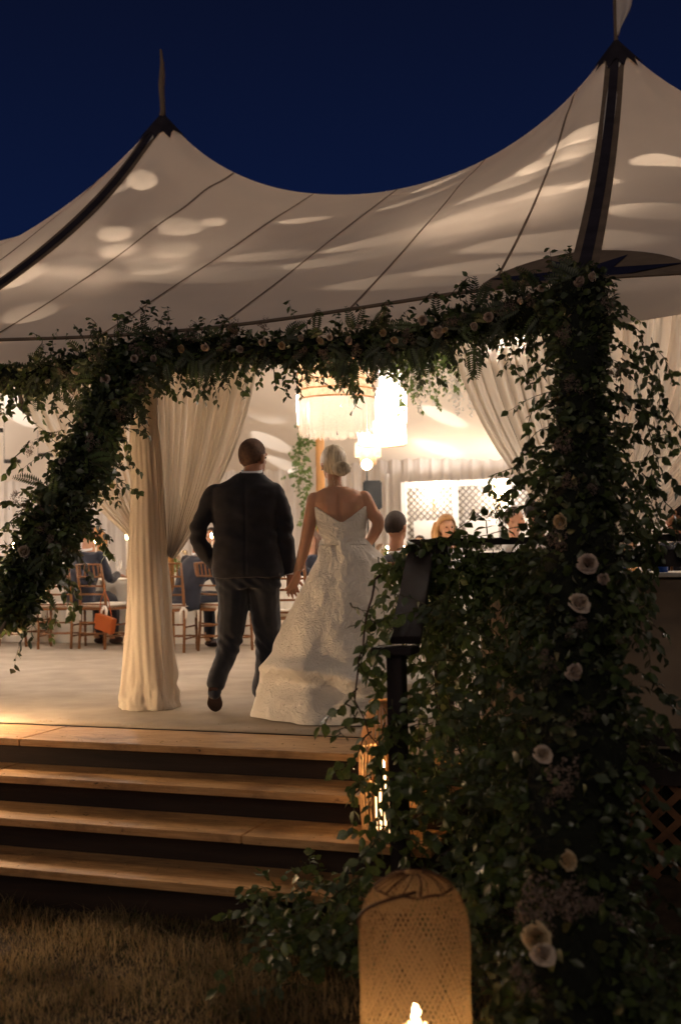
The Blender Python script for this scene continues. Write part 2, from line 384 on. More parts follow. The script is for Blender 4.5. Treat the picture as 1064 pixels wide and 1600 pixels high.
# ------------------------------------------------------------------ ground, deck, steps
GZ = -0.66
def ground_fn(u, v):
    x = -60 + 120 * u; y = -20 + 120 * v
    return (x, y, GZ - 0.01 + 0.02 * noise.noise(Vector((x * 0.7, y * 0.7, 0))))
g = grid('ground', ground_fn, 60, 60, M['dirt'], kind='structure')
STEP = [(5.50, 0.0), (5.23, -0.152), (4.95, -0.305), (4.67, -0.465)]
XR = -1.34; XL = -7.5
steps = empty('wooden_steps', (0, 0, 0), 0, 'wide wooden steps with worn treads and dark risers leading up from the grass', 'steps')
splits = [[-3.93], [-3.98], [-5.4, -2.3], [-4.9]]
for i, (yf, z) in enumerate(STEP):
    yb = 5.985 if i == 0 else STEP[i - 1][0] + 0.10
    xs = [XL] + [s for s in splits[i]] + [XR - (0.0 if i == 0 else 0.03)]
    xs = sorted(xs)
    for a, b in zip(xs[:-1], xs[1:]):
        MB().box(((a + b) / 2, (yf + yb) / 2, z - 0.019 + rnd.uniform(-.001, .001)), (b - a - 0.006, yb - yf, 0.038), None, 0.004).build('tread', M['wood'], steps)
    zb = STEP[i + 1][1] if i < 3 else GZ
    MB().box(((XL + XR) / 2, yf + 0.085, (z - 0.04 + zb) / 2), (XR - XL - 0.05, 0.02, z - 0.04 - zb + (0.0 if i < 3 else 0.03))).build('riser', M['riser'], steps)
for x in (XR - 0.02, -4.2):
    MB().add([(x, yy, zz) for yy, zz in ((6.0, -0.041), (5.6, -0.041), (5.6, -0.195), (5.32, -0.195), (5.32, -0.348), (5.04, -0.348), (5.04, -0.508), (4.76, -0.508), (4.76, GZ - .02), (6.0, GZ - .02))] +
             [(x + 0.038, yy, zz) for yy, zz in ((6.0, -0.041), (5.6, -0.041), (5.6, -0.195), (5.32, -0.195), (5.32, -0.348), (5.04, -0.348), (5.04, -0.508), (4.76, -0.508), (4.76, GZ - .02), (6.0, GZ - .02))],
             [tuple(range(10)), tuple(reversed(range(10, 20)))] + [(i, i + 10, (i + 1) % 10 + 10, (i + 1) % 10) for i in range(10)]).build('stringer', M['darkwood'], steps)
# deck
MB().box((-4, 12.9, -0.10), (26, 13.75, 0.17)).build('deck_floor', M['darkwood'], kind='structure')
def carpet_fn(u, v):
    x = -17 + 26 * u; y = 6.0 + 13.6 * v
    if v == 0: y += 0.008 * noise.noise(Vector((x * 6, 0, 0)))
    return (x, y, 0.004 + (0.0008 * noise.noise(Vector((x * 2.5, y * 2.5, 0))) if v > 0 else 0) + 0.004)
grid('carpet', carpet_fn, 200, 60, M['carpet'], kind='structure', solid=0.006)
# lattice skirt at the right of the steps, under the deck
lat = empty('lattice_skirt', (0, 6.06, 0), 0, 'brown diagonal lattice closing the space under the deck to the right of the steps', 'lattice')
x0, x1, zt, zb = XR + 0.05, 3.2, -0.07, GZ
sp = 0.135
for sgn in (1, -1):
    k = x0 - (zt - zb)
    while k < x1 + (zt - zb):
        a = [k, zb]; b = [k + (zt - zb), zt]
        if sgn < 0: a, b = [k + (zt - zb), zb], [k, zt]
        # clip in x
        pts = [a, b]
        def clip(p, q):
            p = list(p); q = list(q)
            for s_, lim in ((1, x0), (-1, x1)):
                for r_ in (p, q):
                    o_ = q if r_ is p else p
                    if s_ * (r_[0] - lim) < 0 and s_ * (o_[0] - lim) >= 0:
                        t = (lim - o_[0]) / (r_[0] - o_[0]); r_[1] = o_[1] + t * (r_[1] - o_[1]); r_[0] = lim
                    elif s_ * (r_[0] - lim) < 0: return None
            return p, q
        c = clip(a, b)
        if c and abs(c[0][0] - c[1][0]) > 0.05:
            MB().beam((c[0][0], -0.005 * sgn, c[0][1]), (c[1][0], -0.005 * sgn, c[1][1]), 0.008, 0.036, (0, -1, 0) if False else (0, 0, 1)).build('slat', M['lattice'], lat)
        k += sp
MB().box(((x0 + x1) / 2, -0.02, zt + 0.02), (x1 - x0, 0.03, 0.09)).build('top_rail', M['darkwood'], lat)
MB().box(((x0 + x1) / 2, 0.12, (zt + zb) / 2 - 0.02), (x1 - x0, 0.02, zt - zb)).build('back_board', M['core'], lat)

# ------------------------------------------------------------------ tent
PEAKX = [-15.53, -10.7, -5.88, -1.05, 3.78, 8.6]; ROWS = [10.9, 15.1]; YF, YB = 6.70, 19.3; ZE = 2.38
def roof_z(x, y):
    if y < ROWS[0]: b = ZE + (4.36 - ZE) * (y - YF) / (ROWS[0] - YF)
    elif y > ROWS[1]: b = ZE + (4.36 - ZE) * (YB - y) / (YB - ROWS[1])
    else: b = 4.36 - 0.25 * math.sin(math.pi * (y - ROWS[0]) / (ROWS[1] - ROWS[0]))
    for px in PEAKX:
        for py in ROWS:
            dx = (x - px - (0.18 if py > 12 else 0)) / 0.95; dy = (y - py) / 2.1
            rr = dx * dx + dy * dy; b += 1.28 * math.exp(-math.sqrt(rr + 0.0004))
            if rr < 9: b += 0.011 * math.exp(-((math.sqrt(rr) - .9) / .7) ** 2) * math.sin(15 * math.atan2(dy, dx) + px)   # tension creases
    return b + .010 * noise.noise(Vector((x * 1.1, y * .9, 3))) * min(1, (y - YF) * 2) if y > YF else b
tent = empty('sailcloth_tent', (0, 0, 0), 0, 'cream sailcloth tent with tall peaks glowing from within above the wooden deck', 'tent')
def axis(lo, hi, n, pts, w=0.25):
    a = list(np.linspace(lo, hi, n))
    for p in pts: a += [p + d for d in (-0.5, -.3, -.2, -.12, -.06, -.02, 0, .02, .06, .12, .2, .3, .5) if lo < p + d < hi]
    a = sorted(a); o = [a[0]]
    for t in a[1:]:
        if t - o[-1] > 0.012: o.append(t)
    return o
XS = axis(-16.5, 9.5, 330, PEAKX); YS = axis(YF, YB, 110, ROWS)
V = np.array([(x, y, roof_z(x, y)) for y in YS for x in XS]); nx = len(XS)
Fc = np.array([(j * nx + i, j * nx + i + 1, (j + 1) * nx + i + 1, (j + 1) * nx + i) for j in range(len(YS) - 1) for i in range(nx - 1)])
link('canopy', np_mesh('canopy', V, Fc, True), M['canvas'], tent)
# valance hem along the front eave
def val_fn(u, v):
    x = -16.5 + 26 * u; z = roof_z(x, YF)
    dd = (((x + 3.5) / 2.45) % 1.0); sc_ = 0.25 + 0.05 * math.cos(dd * 2 * math.pi)
    return (x, YF - 0.012 - 0.03 * math.sin(v * 2.4), z - v * sc_)
grid('valance', val_fn, 400, 5, M['canvas'], tent)
MB().tube([(x, YF - 0.015, roof_z(x, YF) + 0.004) for x in np.linspace(-16.4, 9.4, 120)], 0.012, 6).build('eave_rope', M['strap_edge'], tent)
def strip(xa, ya, xb, yb, w, off, n=40):
    mb = MB(); d = Vector((xb - xa, yb - ya, 0)).normalized(); p = Vector((-d.y, d.x, 0)) * w / 2
    vs = []; fs = []
    for i in range(n + 1):
        t = i / n; c = Vector((xa + (xb - xa) * t, ya + (yb - ya) * t, 0))
        for s in (-1, 1):
            q = c + p * s; vs.append((q.x, q.y, roof_z(q.x, q.y) + off))
    for i in range(n): fs.append((2 * i, 2 * i + 1, 2 * i + 3, 2 * i + 2))
    mb.add(vs, fs); return mb
sx = -1.05 - 0.72
seam_x = []
for p0 in PEAKX[:-1]:
    for k in range(1, 6): seam_x.append(p0 + 4.83 * k / 5.35 - 0.05)
for x in seam_x:
    strip(x, YF, x, ROWS[0] - 0.02, 0.02, 0.007).build('seam', M['seam'], tent)
for px in PEAKX:
    # radial straps with paler edges, towards the eave
    xe = px + 0.17
    strip(xe, YF, px, ROWS[0], 0.17, 0.012).build('strap', M['strap_edge'], tent)
    strip(xe, YF, px, ROWS[0], 0.075, 0.02).build('strap_core', M['strap'], tent)
    # star patch on a half round reinforcement at the eave
    def pz(x, y, off): return (x, y, roof_z(x, max(y, YF)) + off)
    hp = [pz(xe + 0.62 * math.cos(a), YF + 0.50 * math.sin(a), 0.009) for a in np.linspace(0, math.pi, 25)]
    vs = [pz(xe, YF + .01, 0.009)] + hp
    MB().add(vs, [(0, i, i + 1) for i in range(1, 25)]).build('reinforcement', M['patch'], tent)
    for a0, ln in ((16, .60), (62, .50), (118, .50), (164, .60)):
        a = R(a0); tip = (xe + ln * math.cos(a), YF + 0.04 + ln * 0.75 * math.sin(a)); nrm = (-math.sin(a) * .11, math.cos(a) * .11)
        bx, by = xe + 0.05 * math.cos(a), YF + 0.04
        n = 8; vs = []; fs = []
        for i in range(n + 1):
            t = i / n; w = 1 - t
            for s in (-1, 1): vs.append(pz(bx + (tip[0] - bx) * t + nrm[0] * s * w, max(YF, by + (tip[1] - by) * t + nrm[1] * s * w), 0.016))
        for i in range(n): fs.append((2 * i, 2 * i + 1, 2 * i + 3, 2 * i + 2))
        MB().add(vs, fs).build('star_point', M['star'], tent)
for ri, py in enumerate(ROWS):
    for px in PEAKX:
        if ri == 1 and px < -9: continue
        px += 0.18 * ri
        # serrated collar at each peak
        n = 44; vs = []; fs = []
        for i in range(n):
            a = 2 * math.pi * i / n
            for j, rr in enumerate((0.02, 0.09, 0.20, 0.28 if i % 4 == 0 else 0.225 if i % 4 != 2 else 0.19)):
                x, y = px + rr * math.cos(a) * 0.9, py + rr * math.sin(a) * 1.5
                vs.append((x, y, roof_z(x, y) + 0.026))
        for i in range(n):
            for j in range(3):
                a, b = i * 4 + j, ((i + 1) % n) * 4 + j; fs.append((a, b, b + 1, a + 1))
        MB().add(vs, fs).build('peak_collar', M['strap'], tent, True)
        zt_ = roof_z(px, py)
        pole = MB().tube([(px, py, -0.05), (px, py, zt_ - 0.05)], 0.065, 14).build('main_pole', M['polewood'], tent, True)
        if ri == 1:
            MB().tube([(px, py, zt_ - .1), (px, py, zt_ + .12)], .02, 8).build('finial', M['strap_edge'], tent); continue
        hgt = 0.78
        prof = [(0.0, .055), (0.1, .040), (0.22, .040), (0.38, .046), (0.5, .043), (0.62, .030), (0.78, .017)]
        if abs(px + 1.05) < .1 and ri == 0:
            # limp pennant wrapped round the finial
            MB().tube([(px, py, zt_ - 0.1), (px, py, zt_ + 1.0)], 0.02, 8).build('finial', M['strap_edge'], tent)
            def fl(u, v):
                w = 0.02 + 0.15 * math.sin(math.pi * min(1, v * 1.0)) ** 1.2 * (0.7 + 0.3 * v)
                return (px + 0.015 + u * w, py - 0.03 + 0.05 * math.sin(u * 5 + v * 3) * u, zt_ + 0.05 + v * 0.62)
            grid('pennant', fl, 10, 14, M['canvas'], tent, solid=0.006)
        else:
            vs = []
            MB().tube([(px + 0.008 * math.sin(z * 14), py, zt_ - 0.05 + z) for z, _ in prof], [r for _, r in prof], 10, sx=1, sy=.7).build('pennant_sleeve', M['patch'], tent, True)
# side poles of the front eave
POLEX = [-13.4, -11, -8.6, -6.15, -3.76, -0.86, 1.6, 4.0, 6.4]
for x in POLEX:
    xo = -.065 if x == -3.76 else 0
    MB().tube([(x + xo, YF + 0.09, 0.0), (x + xo, YF + 0.09, roof_z(x, YF) + 0.02)], 0.035, 12).build('side_pole', M['polewood'], tent)
    # guy rope down to a ground stake
    MB().tube([(x, YF - 0.01, roof_z(x, YF)), (x + 0.31, YF - 3.1, GZ + 0.05)], 0.008, 6).build('guy_rope', M['seam'], tent)
    MB().tube([(x + 0.30, YF - 3.0, GZ + 0.22), (x + 0.325, YF - 3.22, GZ - 0.1)], 0.016, 8).build('stake', M['black'], tent)
# back and side walls: pleated white lining
def wall_y(u, v):
    x = -16.4 + 25.9 * u; return (x, 19.22 + 0.03 * math.sin(x * 26) + 0.012 * math.sin(x * 61), (roof_z(x, 19.25) + .03) * (1 - v))
grid('back_wall', wall_y, 2200, 1, M['lining'], tent)
for xx in (-16.4, 9.4):
    def wall_x(u, v, xx=xx):
        y = 6.8 + 12.4 * u; return (xx + 0.03 * math.sin(y * 26), y, roof_z(xx, y) * (1 - v))
    grid('side_wall', wall_x, 500, 1, M['lining'], tent)
for x in np.arange(-15.6, 9, 2.41):
    MB().tube([(x, 19.12, 0), (x, 19.12, ZE)], 0.03, 8).build('side_pole', M['whitewood'], tent)

# ------------------------------------------------------------------ curtains
def swag(xt0, xt1, xg, zg, dirn, ztop=2.50, folds=11, name='curtain', label='', y0=6.86, seed=0):
    """pleated sheer panel hung from xt0..xt1 and gathered at xg, zg (dirn = side the free edge is on)"""
    def fn(u, v):
        ue = u
        xt = xt0 + (xt1 - xt0) * ue
        # the free edge (u=1) hangs long, the fixed edge straight down at the pole
        w = v ** 1.45
        bow = 0.03 * math.sin(math.pi * v) * u
        x = xt * (1 - w) + (xg + dirn * 0.05 * u) * w + dirn * bow
        z = ztop + (zg - ztop) * v - 0.13 * u * math.sin(math.pi * v * 0.93) * 0.55
        ph = 2 * math.pi * folds * (u + 0.02 * math.sin(9 * u + seed)) + 0.4 * math.sin(3 * v + seed)
        amp = (0.045 * (1 - v) + 0.018) * (0.75 + 0.5 * noise.noise(Vector((u * 6, seed, 0))))
        y = y0 + amp * math.sin(ph) + 0.014 * math.sin(ph * 2.3 + 1 + 2 * v)
        x += 0.012 * math.cos(ph) * (1 - v * .5)
        return (x, y, z)
    o = grid(name, fn, folds * 16, 40, M['sheer'])
    tag(o, label, 'curtain', 'gathered sheer curtains across the tent opening'); return o
CX = -3.76
p_top = at(408, 570, 6.86).x
swag(CX, p_top - 0.0, CX + 0.06, 1.02, 1, label='sheer curtain swept back to the draped column, on its right behind the suited man', seed=1, folds=13)
swag(CX - 0.02, CX - 1.15, CX - 0.06, 1.08, -1, label='sheer curtain on the left of the draped column, behind the leaning garland', seed=2)
CR = -0.86
xl = at(700, 545, 6.86).x
swag(CR - 0.0, xl, CR - 0.02, 1.02, -1, label='sheer curtain swept back to the left side of the flower covered post on the right', seed=3, folds=12)
swag(CR + 0.02, CR + 1.35, CR + 0.05, 1.0, 1, label='sheer curtain at the right edge with a small orange light glinting through it', seed=4, folds=12)
# curtain header tube
MB().tube([(-8, 6.86, 2.50), (3, 6.86, 2.50)], 0.02, 8).build('curtain_rod', M['whitewood'], tent)
# draped column
def column(cx, cy, name, label, table, s=232., seed=0, top=2.4):
    """table rows: (z, half width, x shift)"""
    zs = [r[0] for r in table]
    def interp(z, k):
        return float(np.interp(z, zs[::-1], [r[k] for r in table][::-1]))
    def fn(u, v):
        z = zs[0] + (zs[-1] - zs[0]) * v; a = 2 * math.pi * u
        rx = interp(z, 1); ox = interp(z, 2)
        ph_ = 5.5 * a + seed + .5 * math.sin(1.7 * z + 2 * math.cos(a)); pl_ = 1 - 2 * abs(math.sin(ph_)) ** .7
        f = 1 + (0.05 + 0.035 * v) * pl_ * (.6 + .5 * math.sin(2 * a + 1.3)) + 0.022 * math.sin(19 * a + 3 * z + seed) + (0.09 + .10 * v) * noise.noise(Vector((math.cos(a) * 1.6, math.sin(a) * 1.6, z * 2.4 + seed)))
        if z < .30: f *= 1 + (0.30 - z) / .30 * (0.24 * noise.noise(Vector((math.cos(a) * 2.5, math.sin(a) * 2.5, z * 9 + 3))) + .10 * noise.noise(Vector((math.cos(a) * 8, math.sin(a) * 8, z * 20))))
        return (cx + ox + rx * f * math.cos(a), cy + rx * 0.78 * f * math.sin(a), z)
    o = grid(name, fn, 180, 160, M['drape'], wrap=True); tag(o, label, 'draped column'); return o
tb = [(2.50, .08, -.02), (2.36, .085, -.02), (1.9, .10, -.02), (1.45, .115, 0), (0.98, .135, 0), (0.5, .165, 0), (0.2, .186, .01), (0.08, .196, .01), (0.035, .205, .01), (0.012, .215, .01), (0.003, .20, .01)]
column(CX - .055, 6.79, 'draped_column', 'ivory fabric wrapped post pooling on the carpet left of the couple', tb)
column(CR, 6.79, 'draped_column', 'ivory fabric wrapped post hidden behind the tall flower garland on the right', tb, seed=3)
# ------------------------------------------------------------------ pendant lamps inside the tent
def drum(parent, name, r0, r1, z0, z1, m, seg=48, ribs=0):
    def fn(u, v):
        a = 2 * math.pi * u; r = r0 + (r1 - r0) * v
        r += ribs * math.sin(v * 60)
        return (r * math.cos(a), r * math.sin(a), z0 + (z1 - z0) * v)
    return grid(name, fn, seg, 30 if ribs else 6, m, parent, wrap=True)
def cord(parent, x, y, z0):
    zt_ = roof_z(x, y)
    MB().tube([(0, 0, 0.0), (0, 0, zt_ - z0 - 0.02)], 0.006, 6).build('cord', M['black'], parent)
def bulb(parent, z, w, col=WARMW, r=0.045):
    MB().ell((0, 0, z), (r, r, r * 1.2), None, 12, 8).build('bulb', M['bulb'], parent, True)
    light('bulb_light', (0, 0, z + 0.09), w, col, 0.05, parent)
def rings(parent, r, z, m=None):
    MB().tube([(r * math.cos(a), r * math.sin(a), z) for a in np.linspace(0, 2 * math.pi, 41)], 0.008, 6).build('hoop', m or M['brass'], parent)
LW = 4.7
def pendant_cyl(p, r, h, w, label, tiers=1, group=None):
    o = empty('pendant_lamp', p, 0, label, 'pendant lamp', group)
    drum(o, 'lamp_shade', r, r, 0, h, M['shade_w']); rings(o, r, 0); rings(o, r, h)
    if tiers > 1: drum(o, 'lamp_shade', r * .72, r * .72, h + 0.02, h * 1.8, M['shade_w']); rings(o, r * .72, h * 1.8)
    MB().tube([(-r, 0, h), (r, 0, h)], 0.005, 6).tube([(0, -r, h), (0, r, h)], 0.005, 6).build('spider', M['brass'], o)
    cord(o, p[0], p[1], p[2]); bulb(o, h * 0.45, w * LW); return o
# big fringed drum
pz_ = atd(527, 680, 11.6); pz_ = Vector((pz_.x, pz_.y, pz_.z))
o = empty('fringed_pendant', pz_, 0, 'large woven drum pendant with a long pale fringe hanging above the couple', 'pendant lamp')
rb = 0.395
drum(o, 'drum', rb, rb * .97, 0.36, 0.86, M['shade_top'], 64, 0.004)
for zz in (0.36, 0.45, 0.54, 0.63, 0.72, 0.86): rings(o, rb + .004, zz, M['polewood'])
mb = MB()
for k in range(420):
    a = 2 * math.pi * k / 210 + .01 * (k > 210); c, s_ = math.cos(a), math.sin(a); l = rnd.uniform(-.02, .02); da = 0.012
    r1_ = rb + rnd.uniform(-.008, .004) - .012 * (k > 210)
    mb.add([(r1_ * math.cos(a - da), r1_ * math.sin(a - da), 0.37), (r1_ * math.cos(a + da), r1_ * math.sin(a + da), 0.37), (r1_ * math.cos(a + da * .7), r1_ * math.sin(a + da * .7), l), (r1_ * math.cos(a - da * .7), r1_ * math.sin(a - da * .7), l)], [(0, 1, 2, 3)])
mb.build('fringe', M['fringe'], o, kind='stuff')
cord(o, pz_.x, pz_.y, pz_.z)
bulb(o, 0.30, 27)
# slim white cylinders
p = atd(611, 664, 13.2); pendant_cyl(p, 0.18, 0.42, 30, 'tall slim white two tier cylinder pendant right of the fringed drum', 2)
p = atd(597, 695, 14.6); pendant_cyl(p, 0.31, 0.28, 30, 'wide low white drum pendant just below the slim cylinder lamp')
p = atd(480, 666, 13.4); pendant_cyl(p, 0.12, 0.42, 14, 'white cylinder pendant mostly hidden behind the fringed drum', 2)
# small rattan two tier
p = atd(575, 716, 17.5); o = empty('rattan_pendant', p, 0, 'small two tier rattan pendant low over the far tables', 'pendant lamp')
drum(o, 'upper_tier', .20, .20, 0.02, 0.23, M['shade_top'], 32, .003); drum(o, 'lower_tier', .13, .13, -0.10, 0.03, M['shade_top'], 32, .003)
cord(o, p.x, p.y, p.z); bulb(o, 0.09, 20)
# spot lamp on a thin stand beside the loudspeaker
p = atd(573, 727, 16.5)
o = empty('stand_lamp', (p.x, p.y, 0.01), 0, 'bright round lamp on a thin stand behind the bride', 'lamp')
MB().tube([(0, 0, 0.02), (0, 0, p.z - .07)], 0.012, 8).build('stand', M['black'], o)
for k in range(3):
    a = k * 2.1; MB().tube([(0, 0, .3), (.3 * math.cos(a), .3 * math.sin(a), .0)], 0.01, 6).build('leg', M['black'], o)
MB().ell((0, 0, p.z), (.075, .075, .075), None, 16, 10).build('globe', M['flame'], o, True)
light('globe_light', (0, -.15, p.z), 12, WARMW, .08, o)
# added lamps, out of view, that brighten the tent and its curtains
extra = [(-14.0, 13.4, 1.9, .3, .4, 80, 'deep in the tent beyond the left edge'), (1.6, 15.8, 2.3, .3, .4, 80, 'deep in the tent on the right before the lattice bar'), (-15.4, 16.5, 1.8, .3, .4, 60, 'at the far left corner of the tent'), (2.0, 13, 2.6, .3, .4, 80, 'at the far right of the tent'),
         (-8.4, 9.6, 2.6, .22, .4, 34, 'at the far left over the long table'), (0.9, 9.2, 2.6, .22, .4, 26, 'to the right of the flower covered post'), (-11.2, 12.6, 1.9, .28, .4, 80, 'beyond the left edge over the tables'),
         (-5.2, 8.7, 2.2, .17, .36, 40, 'high behind the curtain left of the couple'), (-1.75, 8.7, 2.5, .17, .36, 36, 'high behind the eave garland above the railing'), (-7.3, 8.4, 2.2, .17, .36, 36, 'high behind the leaning garland')]
descr = [e[6] for e in extra]; extra = [e[:6] for e in extra]
for (x, y, z, r, h, w), d in zip(extra, descr):
    pendant_cyl((x, y, z), r, h, w, 'added white cylinder pendant ' + d, group='added white cylinder pendants')
def roof_hit(px, py):
    d = ray(px, py); k = 7.0
    while k < 14:
        q = CP + d * k
        if YF < q.y < ROWS[0] + .05 and q.z <= roof_z(q.x, q.y): return q
        k += .02
    return CP + d * 11
def can_light(src, dst, half, E, label, group='added can spotlights that throw light marks on the canvas'):
    src = Vector(src); dst = Vector(dst); ax = (dst - src).normalized(); dist = (dst - src).length
    o = empty('added_can_spotlight', src, 0, label, 'spotlight', group); o.rotation_euler = ax.to_track_quat('Z', 'Y').to_euler()
    Lc = .20; rr = Lc * math.tan(half) + .022
    MB().lathe([(0, -.05), (.03, -.05), (max(.03, rr), .0), (rr + .004, Lc), (rr, Lc), (max(.026, rr - .004), .0), (0, -.02)], seg=20).build('can', M['can'], o, True)
    MB().lathe([(0, .0), (.016, .004), (.010, .02), (0, .024)], seg=12).build('bulb', M['bulb'], o, True)
    l = bpy.data.lights.new('spot', 'SPOT'); l.energy = E * 4 * math.pi * dist * dist; l.color = (1.0, .93, .86); l.shadow_soft_size = .02; l.spot_size = 2 * half; l.spot_blend = .35
    q = bpy.data.objects.new('spot', l); COL.objects.link(q); q.parent = o; q.location = (0, 0, .03); q.rotation_euler = (math.pi, 0, 0)
    # hanging wire straight up to the canvas
    up_ = roof_z(src.x, src.y) - src.z
    mw = MB().tube([(0, 0, 0), (0, 0, up_)], .003, 5).build('wire', M['black'], o); mw.rotation_mode = 'QUATERNION'; mw.rotation_quaternion = ax.to_track_quat('Z', 'Y').inverted(); mw.location = (0, 0, -.05)
OV = [((222, 286), .17, 13, 'highest under the left peak'), ((180, 368), .17, 11, 'left of the draped column, upper of two'), ((186, 393), .18, 10, 'left of the draped column, lower of two'), ((334, 348), .13, 9, 'right of the draped column, high'),
      ((282, 357), .24, 7, 'above the draped column'), ((22, 437), .26, 9, 'at the far left, upper'), ((45, 492), .24, 5, 'at the far left, lower'), ((275, 392), .22, 4, 'above the draped column, lower'), ((250, 415), .3, 4, 'over the left curtain')]
for (px_, py_), rr, E, lb in OV:
    dz = .72 if 'far left' in lb else 1.15
    q = roof_hit(px_, py_); can_light((q.x + .05, q.y - .05, q.z - dz), q, math.atan(rr / dz), E * 1.7, 'added can spotlight ' + lb)
ST = [((150, 420), (-8.3, 8.9, 2.75), .10, 4.5, 'far left, broad low streak'), ((300, 430), (-7.0, 8.6, 2.75), .09, 4.5, 'over the left curtain, broad'), ((70, 400), (-8.9, 9.6, 2.9), .06, 6, 'far left, at the strap'), ((930, 285), (-2.9, 9.2, 2.9), .05, 12, 'against the right strap'), ((720, 250), (-4.3, 9.9, 3.0), .05, 10, 'under the rising ridge'), ((780, 415), (-3.7, 8.0, 2.6), .08, 6, 'low beside the right garland'),
      ((905, 212), (-2.6, 9.6, 3.0), .085, 16, 'for the highest streak near the right peak'), ((880, 240), (-3.0, 9.5, 2.95), .10, 14, 'for the second streak near the right peak'), ((800, 285), (-3.6, 9.3, 2.85), .085, 12, 'right of the middle, upper'), ((850, 300), (-3.1, 8.9, 2.8), .07, 10, 'right of the middle, central'),
      ((760, 330), (-4.0, 8.9, 2.8), .085, 8, 'right of the middle, lower'), ((620, 370), (-4.9, 8.9, 2.8), .09, 7, 'in the middle, upper'), ((560, 400), (-5.3, 8.6, 2.75), .08, 6, 'in the middle, lower'), ((470, 345), (-5.5, 9.6, 2.95), .07, 7, 'under the dip of the ridge'),
      ((420, 400), (-5.9, 8.9, 2.8), .08, 5, 'above the man in the dark suit'), ((640, 315), (-4.8, 9.8, 3.0), .06, 8, 'just under the ridge in the middle'), ((840, 380), (-3.4, 8.3, 2.65), .10, 7, 'near the eave on the right'), ((1030, 250), (-2.0, 9.4, 3.1), .10, 11, 'beyond the right peak, upper'),
      ((1010, 330), (-2.1, 8.8, 2.8), .11, 9, 'beyond the right peak, lower'), ((700, 430), (-4.4, 8.0, 2.6), .09, 5, 'near the eave in the middle'), ((170, 300), (-7.6, 9.6, 2.9), .05, 6, 'at the left strap')]
for (px_, py_), s_, ha, E, lb in ST:
    can_light(s_, roof_hit(px_, py_), ha, E * 2.3, 'added can spotlight ' + lb)

def ceil_hit(px, py):
    d = ray(px, py); k = 11.5
    while k < 21:
        q = CP + d * k
        if q.z >= roof_z(q.x, q.y) - .02: return q
        k += .03
    return CP + d * 17
for (px_, py_), s_, ha, E, lb in (((400, 640), (-10.2, 12.6, 2.7), .05, 14, 'deep left, first'), ((420, 690), (-10.4, 13.6, 2.6), .04, 12, 'deep left, second'), ((440, 725), (-10.6, 14.6, 2.5), .035, 12, 'deep left, third'), ((690, 650), (-9.9, 13.2, 2.8), .03, 16, 'deep left, fourth'), ((680, 700), (-10.2, 14.9, 2.6), .03, 14, 'deep left, fifth'),
                                   ((40, 700), (-11.5, 12.8, 2.5), .06, 12, 'deep left, sixth'), ((30, 640), (-11.8, 12.0, 2.6), .07, 14, 'deep left, seventh')):
    can_light(s_, ceil_hit(px_, py_), ha, E * .33, 'added can spotlight ' + lb)
